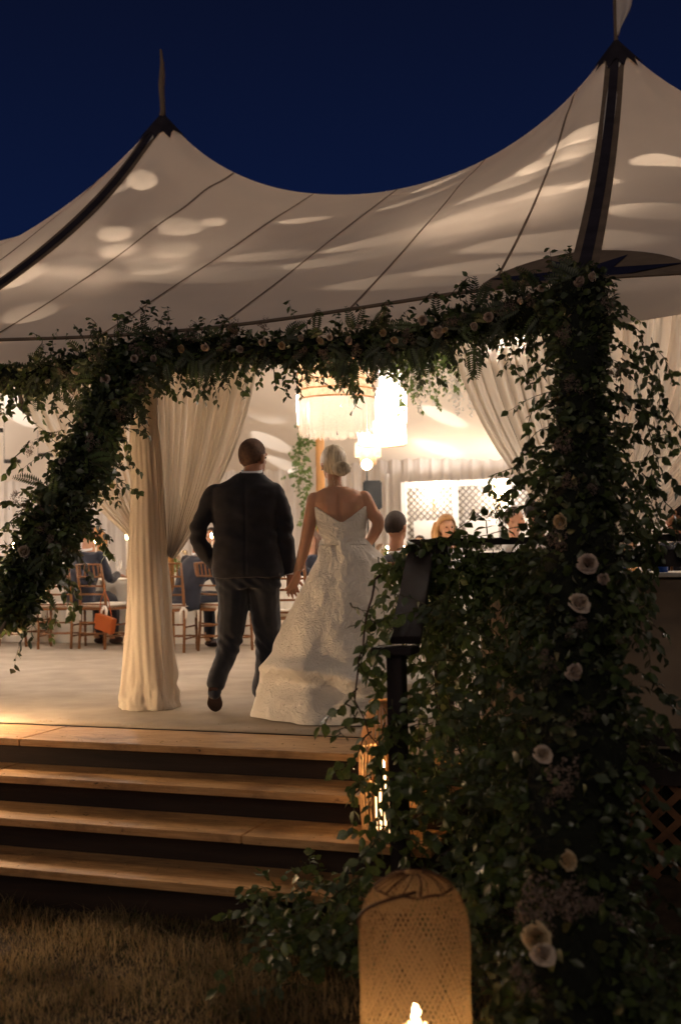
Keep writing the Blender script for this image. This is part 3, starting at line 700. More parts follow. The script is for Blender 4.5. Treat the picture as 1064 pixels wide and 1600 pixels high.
# greenery chandelier with wisteria (built in the foliage section) position
# ------------------------------------------------------------------ bamboo lantern in the foreground
def bamboo_lantern(loc, r, h, label, w=7.0, nstr=66):
    o = empty('bamboo_lantern', loc, 0.4, label, 'lantern')
    def prof(t):  # t 0..1 along the profile, bottom -> top centre
        hs = h - r * 0.98; L1 = hs; L2 = r * 1.5
        s = t * (L1 + L2)
        if s < L1:
            q = s / L1; return (r * (1.03 - 0.05 * q + 0.015 * math.sin(q * 9)), s)
        a = (s - L1) / L2 * math.pi / 2
        return (r * 0.98 * max(0.001, math.cos(a)) ** 0.80 if a < 1.5 else 0.03, hs + (h - hs) * math.sin(a))
    mb = MB(); n = 64
    for sgn in (1, -1):
        for k in range(nstr):
            a0 = 2 * math.pi * k / nstr; vs = []; fs = []
            wdt = 0.0032 * rnd.uniform(.75, 1.3); ph = rnd.uniform(-.01, .01)
            for i in range(n + 1):
                t = i / n; rr, z = prof(t); a = a0 + sgn * 2.35 * t + ph + .01 * math.sin(7 * t + k)
                rr2 = rr + sgn * 0.0025; tang = Vector((-math.sin(a), math.cos(a), 0))
                # across direction of the strip: mostly tangential
                w = min(wdt, math.pi * max(rr, .03) / nstr * 0.36)
                c = Vector((rr2 * math.cos(a), rr2 * math.sin(a), z))
                vs += [c - tang * w, c + tang * w]
            for i in range(n): fs.append((2 * i, 2 * i + 1, 2 * i + 3, 2 * i + 2))
            mb.add(vs, fs)
    for k in range(0):
        t = k / 62 * 0.90; rr, z = prof(t); vs = []; fs = []; m_ = 72
        for i in range(m_ + 1):
            a = 2 * math.pi * i / m_; q = rr + 0.003 * math.sin(a * nstr / 2)
            vs += [(q * math.cos(a), q * math.sin(a), z - .0013), (q * math.cos(a), q * math.sin(a), z + .0013)]
        for i in range(m_): fs.append((2 * i, 2 * i + 1, 2 * i + 3, 2 * i + 2))
        mb.add(vs, fs)
    mb.build('woven_shell', M['bamboo'], o, kind='stuff')
    # crown where the strips are gathered, handle of twisted cane across the front
    rr, z = prof(0.84)
    MB().tube([(rr * math.cos(a), rr * math.sin(a), z + .003 * math.sin(a * 9)) for a in np.linspace(0, 2 * math.pi, 41)], 0.0035, 6).build('crown_ring', M['bamboo_dark'], o)
    sg = MB()
    for k in range(30):
        a = 2 * math.pi * k / 30 + rnd.uniform(-.2, .2); q = []
        for t in np.linspace(0.84, 0.985, 7):
            r_, z_ = prof(t); q.append((r_ * math.cos(a + (t - .84) * 2), r_ * math.sin(a + (t - .84) * 2), z_ + .004))
        sg.tube(q, rnd.uniform(.0008, .0022), 5)
    sg.build('gathered_cane', M['bamboo_dark'], o)
    r1_, z1_ = prof(0.55)
    hp = []
    av = -math.pi / 2 - 0.4 - R(-YAW) * 0  # towards the camera in local space
    for t in np.linspace(0, 1, 16):
        a = av + .35 - 2.0 * t; tt = 0.87 - 0.27 * t + .03 * math.sin(math.pi * t); r_, z_ = prof(tt)
        hp.append((r_ * math.cos(a) * 1.03, r_ * math.sin(a) * 1.03, z_ + .012 * math.sin(t * 3)))
    MB().tube(hp, .0055, 6).build('handle', M['bamboo_dark'], o)
    MB().lathe([(r * .3, 0.01), (r * 1.02, 0.01), (r * 1.04, .03), (r * 1.02, .045)], seg=40).build('base_ring', M['bamboo'], o)
    MB().lathe([(0, .012), (r * .98, .012), (r * .98, .02), (0, .02)], seg=32).build('base_plate', M['bamboo_dark'], o)
    # jar with pillar candle on a stand
    MB().lathe([(0, .02), (.06, .02), (.06, .1), (.0, .1)], seg=24).build('candle_stand', M['bamboo_dark'], o)
    MB().lathe([(0, .10), (.040, .10), (.041, .18), (.030, .183), (.0, .17)], seg=24).build('candle', M['wax'], o, True)
    MB().ell((0, 0, .215), (.015, .015, .034), None, 12, 8).build('flame', M['flame'], o, True)
    light('candle_light', (0, 0, .23), w, CANDLE, .035, o)
    return o
L1p = atd(650, 1600, 3.62)
bamboo_lantern((L1p.x, L1p.y, GZ), 0.176, 0.66, 'big domed woven bamboo lantern glowing on the grass before the railing')
bamboo_lantern((-3.05, 3.45, GZ), 0.176, 0.66, 'added domed bamboo lantern lighting the grass from beyond the left edge', 20)  # unseen lantern, added to light the grass from the left
# ------------------------------------------------------------------ tall slatted lanterns on the steps
def slat_lantern(loc, label, w=6, h=.64, r=.108):
    o = empty('slatted_lantern', loc, 0, label, 'lantern')
    prof = [(0, .86), (.1, .92), (.3, .99), (.45, 1.0), (.62, .97), (.8, .8), (.93, .55), (1.0, .42)]
    def pr(t): return r * float(np.interp(t, [p[0] for p in prof], [p[1] for p in prof]))
    for k in range(30):
        a = 2 * math.pi * k / 30; mb = MB(); vs = []; fs = []; tg = Vector((-math.sin(a), math.cos(a), 0)); rd = Vector((math.cos(a), math.sin(a), 0))
        for i in range(9):
            t = i / 8; c = rd * pr(t) + Vector((0, 0, .015 + t * (h - .015))); ww = .0058 * (0.7 + .3 * pr(t) / r)
            vs += [c - tg * ww, c + tg * ww, c + tg * ww + rd * .003, c - tg * ww + rd * .003]
        for i in range(8):
            for j in range(4): fs.append((4 * i + j, 4 * i + (j + 1) % 4, 4 * i + 4 + (j + 1) % 4, 4 * i + 4 + j))
        mb.add(vs, fs).build('slat', M['slat'], o)
    for t in (0.02, .36, .64, .985):
        rr = pr(t) + .005
        MB().tube([(rr * math.cos(a), rr * math.sin(a), .015 + t * (h - .015)) for a in np.linspace(0, 2 * math.pi, 33)], .006, 6).build('hoop', M['slat'], o)
    MB().lathe([(0, .0), (r * .9, .0), (r * .9, .018), (0, .018)], seg=28).build('base', M['slat'], o)
    MB().lathe([(0, .018), (.034, .018), (.035, .30), (.028, .305), (.0, .29)], seg=20).build('candle', M['wax'], o, True)
    MB().ell((0, 0, .335), (.012, .012, .028), None, 12, 8).build('flame', M['flame'], o, True)
    light('candle_light', (0, 0, .36), w, CANDLE, .025, o)
    return o
p = at(597, 1308, 5.08)
slat_lantern((p.x, 5.10, -0.305), 'tall slender lantern of pale wooden slats on the steps behind the railing post', w=2.8)
slat_lantern((-4.75, 5.72, 0.0), 'slatted candle lantern at the left end of the top step', w=240)
slat_lantern((-5.5, 5.1, -0.305), 'slatted candle lantern lower down at the left end of the steps', w=180)

# ------------------------------------------------------------------ railing
rail = empty('railing', (0, 0, 0), 0, 'dark stained wooden handrail beside the steps and along the deck, overgrown with vines', 'railing')
lp = Vector((-1.47, 4.80, 0)); top = at(612, 1020, 4.8)
MB().box((lp.x, 4.80, (GZ + top.z) / 2), (.070, .085, top.z - GZ), None, .004).build('post', M['darkwood'], rail)
MB().box((lp.x - .005, 4.80, top.z + .012), (.185, .15, .032), None, .004).build('post_cap', M['darkwood'], rail)
up = at(655, 850, 5.85)
MB().beam((lp.x + .03, 4.84, top.z + .05), (up.x + .02, 5.84, 1.065), .135, .036, bev=.004).build('sloped_handrail', M['darkwood'], rail)
for px_ in (690, 1100):
    q = at(px_, 1000, 5.80)
    MB().box((q.x, 5.83, .53), (.085, .085, 1.05), None, .004).build('post', M['darkwood'], rail)
MB().box(((up.x + 2.6) / 2 - .03, 5.83, 1.07), (2.6 - up.x, .13, .036), None, .004).build('top_rail', M['darkwood'], rail)
MB().box((.6, 5.83, .09), (4.0, .04, .085), None, .003).build('bottom_rail', M['darkwood'], rail)
MB().box((.6, 5.83, .97), (4.0, .04, .085), None, .003).build('upper_rail', M['darkwood'], rail)

# ------------------------------------------------------------------ long linen covered bar behind the railing
def cloth_table(name, cx, cy, w, d, h, label, rz=0, m=None, folds=0.02, cat='table'):
    o = empty(name, (cx, cy, 0.012), rz, label, cat); h = h - 0.012
    def fn(u, v):
        # perimeter of a rounded rectangle
        a = 2 * math.pi * u; e = 0.25
        x = math.copysign(abs(math.cos(a)) ** e, math.cos(a)) * w / 2; y = math.copysign(abs(math.sin(a)) ** e, math.sin(a)) * d / 2
        if v < .2: k = v / .2; return (x * k, y * k, h + .002)
        q = (v - .2) / .8; f = folds * q * math.sin(a * 46 + 3 * math.sin(a * 3)) + folds * 1.4 * q
        L = math.hypot(x, y); return (x + x / L * f, y + y / L * f, h - (h - .004) * q ** 1.0)
    grid('tablecloth', fn, 400, 14, m or M['linen'], o, wrap=True)
    for sx_ in (-1, 1):
        for sy_ in (-1, 1): MB().tube([(sx_ * (w / 2 - .12), sy_ * (d / 2 - .12), 0), (sx_ * (w / 2 - .12), sy_ * (d / 2 - .12), h - .02)], .018, 8).build('leg', M['black'], o)
    return o
bx0 = at(745, 910, 6.33).x
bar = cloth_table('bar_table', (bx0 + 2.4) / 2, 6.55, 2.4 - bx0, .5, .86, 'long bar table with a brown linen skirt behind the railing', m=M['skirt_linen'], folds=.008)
MB().box((0, 0, .863), (2.44 - bx0, .54, .022), None, .004).build('table_top', M['whitewood'], bar)

for px_, sc_, lb in ((1034, 1.0, 'blue cup standing on the bar at the right edge'), (968, .8, 'small blue cup on the bar beside the flower post')):
    q = at(px_, 905, 6.45)
    tag(MB().lathe([(0, 0), (.032, 0), (.036, .075 * sc_), (.033, .075 * sc_), (.030, .01), (0, .01)], seg=18).build('cup', M['blue'], smooth=True), lb, 'cup').location = (q.x, 6.45, .887)
for px_, lb in ((1010, 'clear stemmed glass on the bar next to the blue cup'), (985, 'clear stemmed glass on the bar between the two blue cups')):
    q = at(px_, 905, 6.5)
    tag(MB().lathe([(0, 0), (.03, 0), (.004, .01), (.004, .08), (.03, .11), (.035, .15), (.028, .18)], seg=16).build('glass', M['glass'], smooth=True), lb, 'glass').location = (q.x, 6.52, .887)

# ------------------------------------------------------------------ far tables, bar backdrop
T1 = cloth_table('banquet_table', -7.35, 12.15, 5.0, 1.1, .76, 'long white clothed table behind the chairs at the left')
T2 = cloth_table('round_table', -2.9, 9.55, 1.45, 1.45, .76, 'white clothed table between the man in navy and the blond woman')
T3 = cloth_table('banquet_table', -5.0, 15.4, 3.2, 1.0, .76, 'white clothed table far back between the couple')
T4 = cloth_table('round_table', -1.5, 10.9, 1.5, 1.3, .76, 'white clothed table behind the railing at the right', 0)
# bar backdrop: white frame with lattice panels
p0 = at(632, 760, 19.0); p1 = at(880, 760, 19.0)
bd = empty('bar_backdrop', (p0.x, 18.95, 0.01), 0, 'white framed backdrop with dark diamond lattice and shelves against the far wall', 'backdrop')
W_ = p1.x - p0.x; H_ = at(700, 752, 18.95).z; npan = 3
for i in range(npan + 1):
    MB().box((W_ * i / npan, 0, H_ / 2), (.09, .06, H_)).build('stile', M['whitewood'], bd)
for z in (H_ - .05, .95, .05): MB().box((W_ / 2, .005, z), (W_, .05, .10)).build('rail', M['whitewood'], bd)
for i in range(npan):
    xa = W_ * i / npan + .045; xb = W_ * (i + 1) / npan - .045; za, zb_ = 1.0, H_ - .1; s_ = .115
    mb = MB()
    for sg in (1, -1):
        k = xa - (zb_ - za)
        while k < xb:
            a = Vector((k, 0, za)); b = Vector((k + zb_ - za, 0, zb_))
            t0 = max(0, (xa - k) / (zb_ - za)); t1 = min(1, (xb - k) / (zb_ - za))
            if t1 - t0 > .02:
                q0 = a.lerp(b, t0); q1 = a.lerp(b, t1)
                if sg < 0: q0.z = za + zb_ - q0.z; q1.z = za + zb_ - q1.z
                mb.beam((q0.x, .02 + .006 * sg, q0.z), (q1.x, .02 + .006 * sg, q1.z), .005, .022)
            k += s_
    mb.build('lattice_panel', M['greylat'], bd)
    MB().box(((xa + xb) / 2, .05, (za + zb_) / 2), (xb - xa, .02, zb_ - za)).build('back_panel', M['whitewood'], bd)
    MB().box(((xa + xb) / 2, -.02, 1.32), (xb - xa - .25, .02, .42)).build('menu_board', M['whitewood'], bd)
    MB().box(((xa + xb) / 2, .005, .5), (xb - xa, .02, .8)).build('lower_panel', M['whitewood'], bd)
for i, (px_, lb) in enumerate(((676, 'lit sconce on the left lattice panel of the bar backdrop'), (778, 'lit sconce on the middle lattice panel of the bar backdrop'))):
    q = at(px_, 770, 18.85); o = empty('sconce', (q.x, 18.86, q.z), 0, lb, 'wall lamp')
    MB().ell((0, 0, .0), (.10, .08, .08), None, 14, 8).build('globe', M['flame'], o, True)
    MB().tube([(0, .04, -.1), (0, -.0, -.25), (0, .05, -.3)], .012, 6).build('bracket', M['brass'], o)
    light('sconce_light', (0, -.2, 0), 30, WARMW, .08, o)
# loudspeaker on a stand
q = atd(582, 775, 15.8); o = empty('loudspeaker', (q.x, q.y, .01), .3, 'black loudspeaker on a stand just right of the bride', 'loudspeaker')
MB().box((0, 0, q.z), (.26, .25, .40), None, .02).build('cabinet', M['black'], o)
MB().tube([(0, 0, .1), (0, 0, q.z - .2)], .018, 8).build('pole', M['black'], o)
for k in range(3): MB().tube([(0, 0, .45), (.35 * math.cos(k * 2.1), .35 * math.sin(k * 2.1), .01)], .012, 6).build('leg', M['black'], o)

# ------------------------------------------------------------------ chiavari chairs
def make_chair(label):
    o = empty('chiavari_chair', (0, 0, 0), 0, label, 'chair', 'wooden chiavari chairs')
    m = M['chair']; w = .19; sz = .45
    def knob(pts, r, nm):
        mb = MB(); a = Vector(pts[0]); b = Vector(pts[-1]); P = []; Q = []
        for i in range(19):
            t = i / 18; P.append(a.lerp(b, t)); Q.append(r * (1.3 if i % 6 == 3 else 1.0))
        mb.tube(P, Q, 8).build(nm, m, o, True)
    for s in (-1, 1):
        # chair faces +Y (away from camera), back at -Y
        MB().tube([(s * w, -.21, 0), (s * w, -.185, .25), (s * w, -.18, sz), (s * w * .97, -.205, .70), (s * w * .95, -.25, .93)], [.015, .016, .017, .015, .013], 8).build('back_post', m, o, True)
        knob([(s * .205, .20, 0), (s * .20, .19, sz)], .014, 'leg')
        for z in (.14, .26): knob([(s * w, -.18, z), (s * .20, .19, z)], .009, 'stretcher')
    for z in (.17, .29): knob([(-w, -.195, z), (w, -.195, z)], .009, 'stretcher')
    for z in (.15,): knob([(-.2, .19, z), (.2, .19, z)], .009, 'stretcher')
    MB().box((0, 0, sz - .01), (.42, .41, .03), None, .008).build('seat', m, o)
    for z, y in ((.925, -.248), (.79, -.224), (.69, -.203), (.60, -.192), (.49, -.182)):
        MB().tube([(-w * .96, y, z), (0, y - .012, z + (.006 if z > .9 else 0)), (w * .96, y, z)], .0105, 8).build('rail', m, o, True)
    for k in range(5):
        x = -w * .72 + k * w * .36
        knob([(x, -.228, .79), (x, -.25, .925)], .0085, 'spindle')
    c = MB().box((0, 0.005, sz + .028), (.42, .40, .05), None, .022).build('cushion', M['cushion'], o, True)
    for s in (-1, 1):
        MB().tube([(s * w, -.20, sz + .02), (s * (w + .035), -.215, sz - .02), (s * (w + .03), -.22, sz - .10)], [.014, .017, .010], 6).tube([(s * w, -.205, sz + .02), (s * (w - .03), -.225, sz - .03), (s * (w - .035), -.225, sz - .14)], [.014, .016, .009], 6).build('tie', M['cushion'], o, True)
    return o
ch0 = make_chair('wooden chair with a white tied cushion')
def chair(px, depthY, rz, label, first=[True]):
    o = ch0 if first[0] else copy_tree(ch0); first[0] = False
    q = at(px, 1000, depthY); o.location = (q.x, depthY, .012); o.rotation_euler = (0, 0, rz); o['label'] = label; return o
chair(40, 11.25, R(80), 'wooden chair seen side on below the leaning garland at the far left')
chair(97, 11.0, R(12), 'wooden chair under the jacket of the man left of the draped column')
chair(165, 11.05, R(-12), 'wooden chair with an orange bag on its leg side, left of the draped column')
chair(270, 10.75, R(10), 'wooden chair just right of the draped column, seated man leaning forward')
chair(352, 10.9, R(-28), 'wooden chair mostly hidden behind the legs of the man in the dark suit')
chair(455, 9.5, R(10), 'wooden chair glimpsed between the joined hands and the gown')
chair(-40, 11.2, R(5), 'wooden chair beyond the left edge')
chair(604, 8.0, R(3), 'wooden chair under the man in navy behind the bride, right of her elbow')
chair(845, 7.95, R(10), 'wooden chair under the man in the white shirt behind the flower post')
chair(1062, 7.9, R(10), 'wooden chair at the right edge behind the railing')
chair(700, 10.65, R(180), 'wooden chair under the blond woman facing the camera')
chair(800, 11.75, R(250), 'wooden chair under the man in profile facing right')
q = at(168, 985, 10.75)
o = empty('handbag', (q.x, 10.72, .30), R(-14), 'orange leather bag hanging low beside the chair left of the draped column', 'bag')
MB().box((0, 0, 0), (.25, .07, .17), Matrix.Rotation(R(14), 3, 'Y'), .008).box((0, -.037, .03), (.255, .012, .11), Matrix.Rotation(R(14), 3, 'Y'), .004).build('bag_body', M['orange'], o)
MB().tube([(-.09, 0, .07), (-.06, -.01, .25), (.0, -.01, .36), (.06, -.01, .25), (.09, 0, .07)], .006, 6).build('strap', M['orange'], o)

# ------------------------------------------------------------------ table things
def table_spots(cx, cy, w, d, n):
    return [(cx + rnd.uniform(-w / 2, w / 2), cy + rnd.uniform(-d / 2, d / 2)) for _ in range(n)]
vot_me = None
def votive(x, y, z, label):
    global vot_me
    o = empty('votive_candle', (x, y, z), 0, label, 'candle', 'candles glowing on the white tables')
    if vot_me is None:
        vot_me = (MB().lathe([(0, 0), (.03, 0), (.034, .075), (.031, .075), (.028, .006), (0, .006)], seg=14).mesh('holder', True), MB().lathe([(0, .007), (.024, .007), (.024, .045), (0, .045)], seg=12).mesh('wax'), MB().ell((0, 0, .066), (.010, .010, .02), None, 8, 6).mesh('flame', True))
    link('holder', vot_me[0], M['glass'], o); link('wax', vot_me[1], M['wax'], o); link('flame', vot_me[2], M['flame'], o)
gl_me = MB().lathe([(0, 0), (.034, 0), (.005, .008), (.005, .09), (.03, .12), (.038, .16), (.032, .205)], seg=14).mesh('wine_glass', True)
tops = [('the long left table', -7.35, 12.1, 4.4, .8, 14, 12, .765), ('the round table by the railing', -2.9, 9.55, 1.0, 1.0, 6, 6, .765), ('the far table between the couple', -5.0, 15.4, 2.8, .7, 8, 4, .765), ('the right table', -1.5, 10.9, 1.0, .9, 5, 5, .765)]
def taper(x, y, z, h, label):
    o = empty('taper_candle', (x, y, z), 0, label, 'candle', 'taper candles on the white tables')
    MB().lathe([(0, 0), (.04, 0), (.012, .02), (.012, .09), (.018, .10), (.0, .10)], seg=12).build('holder', M['brass'], o, True)
    MB().lathe([(.010, .10), (.009, h), (0, h)], seg=8).build('wax', M['cushion'], o)
    MB().ell((0, 0, h + .03), (.016, .016, .035), None, 8, 6).build('flame', M['flame'], o, True)
for i in range(12): taper(-9.3 + i * .37 + rnd.uniform(-.1, .1), 12.15 + rnd.uniform(-.3, .3), .765, rnd.uniform(.22, .5), 'slim burning taper candle, number %s from the left on the long left table' % ('one two three four five six seven eight nine ten eleven twelve'.split()[i]))
for i in range(4): taper(-3.3 + i * .24, 9.6 + rnd.uniform(-.3, .3), .765, rnd.uniform(.2, .34), 'slim burning taper candle, number %s from the left on the table by the railing' % ('one two three four'.split()[i]))
for i in range(3): taper(-5.9 + i * .6, 15.4, .765, rnd.uniform(.3, .45), 'slim burning taper candle, number %s from the left on the far table' % ('one two three'.split()[i]))
ORD = ['leftmost', 'second', 'third', 'fourth', 'fifth', 'sixth', 'seventh', 'eighth', 'ninth', 'tenth', 'eleventh', 'twelfth', 'thirteenth', 'fourteenth']
for nm, cx, cy, w, d, nv_, ng, z in tops:
    for i, (x, y) in enumerate(sorted(table_spots(cx, cy, w, d, nv_))): votive(x, y, z, 'small burning glass candle, %s from the left on %s' % (ORD[i], nm) if i else 'small burning glass candle, leftmost on ' + nm)
    for i, (x, y) in enumerate(sorted(table_spots(cx, cy, w, d, ng))):
        o = link('wine_glass', gl_me, M['glass']); o.location = (x, y, z); tag(o, 'stemmed wine glass, %s from the left on %s' % (ORD[i], nm) if i else 'stemmed wine glass, leftmost on ' + nm, 'glass', 'wine glasses on the white tables')
# ------------------------------------------------------------------ people
def hand_mb(mb, wrist, fwd, palm_n, thumb_side, curl=0.5, s=1.0, spread=0.12):
    """adds palm + five bent fingers; fwd = along hand, palm_n = out of the palm"""
    wrist = Vector(wrist); f = Vector(fwd).normalized(); n = Vector(palm_n); n = (n - f * n.dot(f)).normalized(); sd = f.cross(n) * thumb_side
    L = .085 * s
    for k in range(4):
        o_ = (k - 1.5) * .019 * s; base = wrist + f * .012 + sd * o_ * .6; kn = wrist + f * L * (1 - .06 * abs(k - 1)) + sd * o_
        mb.limb([base, kn], [.014 * s, .0115 * s], 8)
        ln = [.064, .076, .071, .056][k] * s if True else 0
        a = curl; d = (f + sd * (k - 1.5) * spread * (1)).normalized(); p = kn; pts = [p]
        for j in range(3):
            q = Quaternion(sd, 0)
            ang = a * (0.6 + .5 * j)
            dd = (d * math.cos(ang) + n * math.sin(ang)).normalized(); p = p + dd * ln * (.45, .32, .25)[j]; pts.append(p)
        mb.limb(pts, [.0098 * s, .0092 * s, .0085 * s, .0072 * s], 8)
    tb_ = wrist + f * .02 + sd * .028 * s
    mb.limb([tb_, tb_ + (f * .8 + sd * .5 + n * .25) * .04 * s, tb_ + (f * 1.0 + sd * .55 + n * .5) * .075 * s], [.014 * s, .011 * s, .0085 * s], 8)

def head_mb(mb, c, rot=None, s=1.0):
    """skull, jaw, nose, ears; local +Y = face direction"""
    rot = rot or Matrix.Identity(3); c = Vector(c)
    def P(x, y, z): return c + rot @ (Vector((x, y, z)) * s)
    mb.ell(P(0, -.010, .028), (.076 * s, .094 * s, .096 * s), rot, 20, 14)
    mb.ell(P(0, .025, -.035), (.058 * s, .062 * s, .072 * s), rot, 18, 12)
    mb.ell(P(0, .055, -.083), (.026 * s, .022 * s, .022 * s), rot, 12, 8)
    mb.limb([P(0, .082, .018), P(0, .100, -.018), P(0, .098, -.026)], [.009 * s, .012 * s, .011 * s], 8)
    mb.limb([P(-.018, .082, -.056), P(0, .089, -.055), P(.018, .082, -.056)], [.006 * s, .0085 * s, .006 * s], 8)
    mb.limb([P(-.045, .074, .03), P(0, .086, .032), P(.045, .074, .03)], [.009 * s, .010 * s, .009 * s], 8)
    for sd in (-1, 1):
        mb.limb([P(sd * .076, -.012, .018), P(sd * .086, -.020, .008), P(sd * .078, -.008, -.026)], [.009 * s, .013 * s, .009 * s], 8)
        mb.ell(P(sd * .030, .068, -.018), (.018 * s, .014 * s, .018 * s), rot, 10, 8)

def eyes(parent, c, rot, s=1.0):
    c = Vector(c)
    for sd in (-1, 1):
        p = c + rot @ (Vector((sd * .030, .083, .012)) * s)
        MB().ell(p, (.010 * s, .007 * s, .007 * s), rot, 10, 6).build('eye', M['black'], parent, True)
def hair_shell(c, rot, s, amt, back=.0, top=.0, front=.045, low=-.02, m=None, parent=None, name='hair'):
    """cap over the skull: keeps the part behind and above the hairline"""
    bm = bmesh.new(); bmesh.ops.create_uvsphere(bm, u_segments=36, v_segments=24, radius=1)
    rm = []
    for v in bm.verts:
        p = v.co; x, y, z = p.x * (.080 + amt), -.012 + p.y * (.098 + amt), .030 + p.z * (.099 + amt)
        # below the hairline?
        lim = low - .055 * min(1, max(0, -y / .06)) if y < 0 else low + (y / .09) * .11
        nzz = .003 * noise.noise(Vector((x * 60, y * 60, z * 60)))
        v.co = Vector((x * (1 + nzz * 6), y - (back if z < .06 else back * .5) * max(0, -p.y), z + top * max(0, p.z) + nzz))
        if z < lim: rm.append(v)
    bmesh.ops.delete(bm, geom=rm, context='VERTS')
    me = bpy.data.meshes.new(name)
    for v in bm.verts: v.co = Vector(c) + rot @ (v.co * s)
    bm.to_mesh(me); bm.free(); me.polygons.foreach_set('use_smooth', [True] * len(me.polygons))
    o = link(name, me, m, parent); md = o.modifiers.new('solid', 'SOLIDIFY'); md.thickness = .008; md.offset = -1
    return o

S_ = 232.0
# ---- groom (seen from behind, mid-stride)
gp = atz(385, 1108, 0.012)
groom = empty('person', (gp.x, gp.y, 0.012), R(YAW), 'man in a dark suit walking away, holding the hand of the bride', 'person')
def G(px, py, y=0.0): return Vector(((px - 385) / S_, y, (1108 - py) / S_))
gh = G(401, 727, .04); grot = Matrix.Rotation(R(-32), 3, 'Z')
mb = MB(); head_mb(mb, gh, grot, 1.07)
mb.limb([G(398, 775, 0), G(400, 748, .01), G(402, 728, .03)], [.075, .062, .06])
mb.loft([(G(392, 905).x, .0, G(0, 905).z, .15, .11), (G(390, 850).x, 0, G(0, 850).z, .15, .105), (G(390, 800).x, 0, G(0, 800).z, .18, .11), (G(391, 775).x, 0, G(0, 775).z, .17, .085), (G(394, 762).x, 0, G(0, 762).z, .10, .07)])
ga = [(341, 776, 0), (319, 826, -.02), (315, 846, -.02), (334, 878, .10)]
mb.limb([G(*p) for p in ga], [.042, .036, .034, .028])
gr = [(434, 780, 0), (449, 835, .01), (453, 870, .03), (454, 905, .05)]
mb.limb([G(*p) for p in gr], [.040, .036, .033, .028])
for q in ([(372, 915, 0), (361, 1005, .01), (345, 1068, -.22)], [(409, 915, 0), (415, 1005, .12), (405, 1088, .16)]):
    mb.limb([G(*p) for p in q], [.09, .055, .04])
hand_mb(mb, G(455, 905, .05), (0.10, .05, -1), (.4, -.9, 0), -1, .35, 1.0)
body = link('body', remesh(mb, 'body', .006, 3), M['skin_tan'], groom)
# tan skin, separate buzzed hair, shirt, jacket, trousers, shoes
hair_shell(gh, grot, 1.07, .0005, m=M['hair_buzz'], parent=groom, low=.002)
eyes(groom, gh, grot, 1.07)
for sd in (-1, 1):
    ear = MB(); e0 = gh + grot @ Vector((sd * .088, -.012, -.002)); rt = grot @ Matrix.Rotation(R(sd * 24), 3, 'Z')
    ear.ell(e0, (.010, .020, .032), rt, 14, 10); link('ear', remesh(ear, 'ear', .004, 2), M['skin_tan'], groom)
mb = MB()
X = lambda px: (px - 385) / S_; Z = lambda py: (1108 - py) / S_
secs = [(391, 909, 55, .150), (390, 895, 54.5, .150), (389, 872, 51, .140), (388, 850, 48.5, .130), (387.5, 825, 49.5, .130), (388, 800, 52, .135), (388.5, 782, 54, .130), (389, 771, 53.5, .118), (391, 764, 43, .10), (394, 757, 30, .085), (397, 750, 20, .072)]
mb.loft([(X(c), .005, Z(py), hw / S_, ry) for c, py, hw, ry in secs], 40, pw=2.35)
mb.limb([G(343, 777, 0), G(325, 812, -.01), G(316, 840, -.025), G(323, 866, .03), G(336, 886, .10)], [.063, .062, .058, .055, .050])
mb.limb([G(434, 777, 0), G(446, 815, .0), G(450, 850, .01), G(452, 880, .03), G(453, 899, .045)], [.063, .058, .053, .047, .043])
jacket = link('jacket', remesh(mb, 'jacket', .0075, 9), M['suit'], groom)
def jk(c):   # cloth creases and a centre-back seam
    n1 = noise.noise(Vector((c.x * 5, c.y * 5, c.z * 9))) * .012 + noise.noise(Vector((c.x * 14, c.y * 14, c.z * 24))) * .005
    cr = .006 * math.sin(c.z * 70 + c.x * 20) * max(0, 1 - abs(c.z - 1.14) / .12) * (1 if abs(c.x) > .18 else .35)
    d = -.005 * math.exp(-((c.x - .02) / .007) ** 2) if c.y < 0 and .88 < c.z < 1.5 else 0
    return n1 + cr + d
disp(jacket.data, jk)
mb = MB()  # vent flap edges and cuff, collar
col_pts = []
def ring_part(name, c, rx, ry, z0, z1, m, tilt=0.0, parent=groom, amp=0.0, seg=30, front=None):
    def fn(u, v):
        a = 2 * math.pi * u
        return (c[0] + rx * math.cos(a), c[1] + ry * math.sin(a), c[2] + z0 + (z1 - z0) * v + tilt * math.sin(a))
    o = grid(name, fn, seg, 2, m, parent, wrap=True, solid=.006); return o
ring_part('shirt_collar', G(399, 748, .012), .070, .068, -.014, .016, M['shirt'], .012)
ring_part('jacket_collar', G(398, 753, .010), .080, .078, -.028, .022, M['suit'], .014)
cf = ring_part('shirt_cuff', G(453.5, 902, .05), .038, .034, -.014, .016, M['shirt'])
for k in range(3):
    MB().ell(G(462, 886 + 4 * k, .02), (.004, .006, .006), None, 8, 6).build('cuff_button', M['black'], groom)
mb = MB()
mb.loft([(X(391), .0, Z(925), 50 / S_, .125), (X(391), .0, Z(905), 51 / S_, .13), (X(390), .0, Z(880), 46 / S_, .115)], 32)
mb.limb([G(368, 918, 0), G(367, 955, .0), G(362, 1000, .01), G(355, 1030, -.08), G(345, 1062, -.205)], [.116, .100, .080, .068, .060])
mb.limb([G(413, 918, 0), G(415, 955, .04), G(417, 1005, .10), G(413, 1050, .13), G(408, 1082, .15)], [.113, .100, .084, .075, .072])
tr = link('trousers', remesh(mb, 'trousers', .0075, 6), M['trouser'], groom)
def tk(c):
    k = noise.noise(Vector((c.x * 9, c.y * 7, c.z * 5))) * .010 + noise.noise(Vector((c.x * 26, c.y * 15, c.z * 16))) * .0045
    return k + math.exp(-((c.z - .43) / .07) ** 2) * .005 * math.sin(c.z * 80 + c.x * 90) + math.exp(-((c.z - .82) / .06) ** 2) * .004 * math.sin(c.z * 90 + c.x * 70)
disp(tr.data, tk)
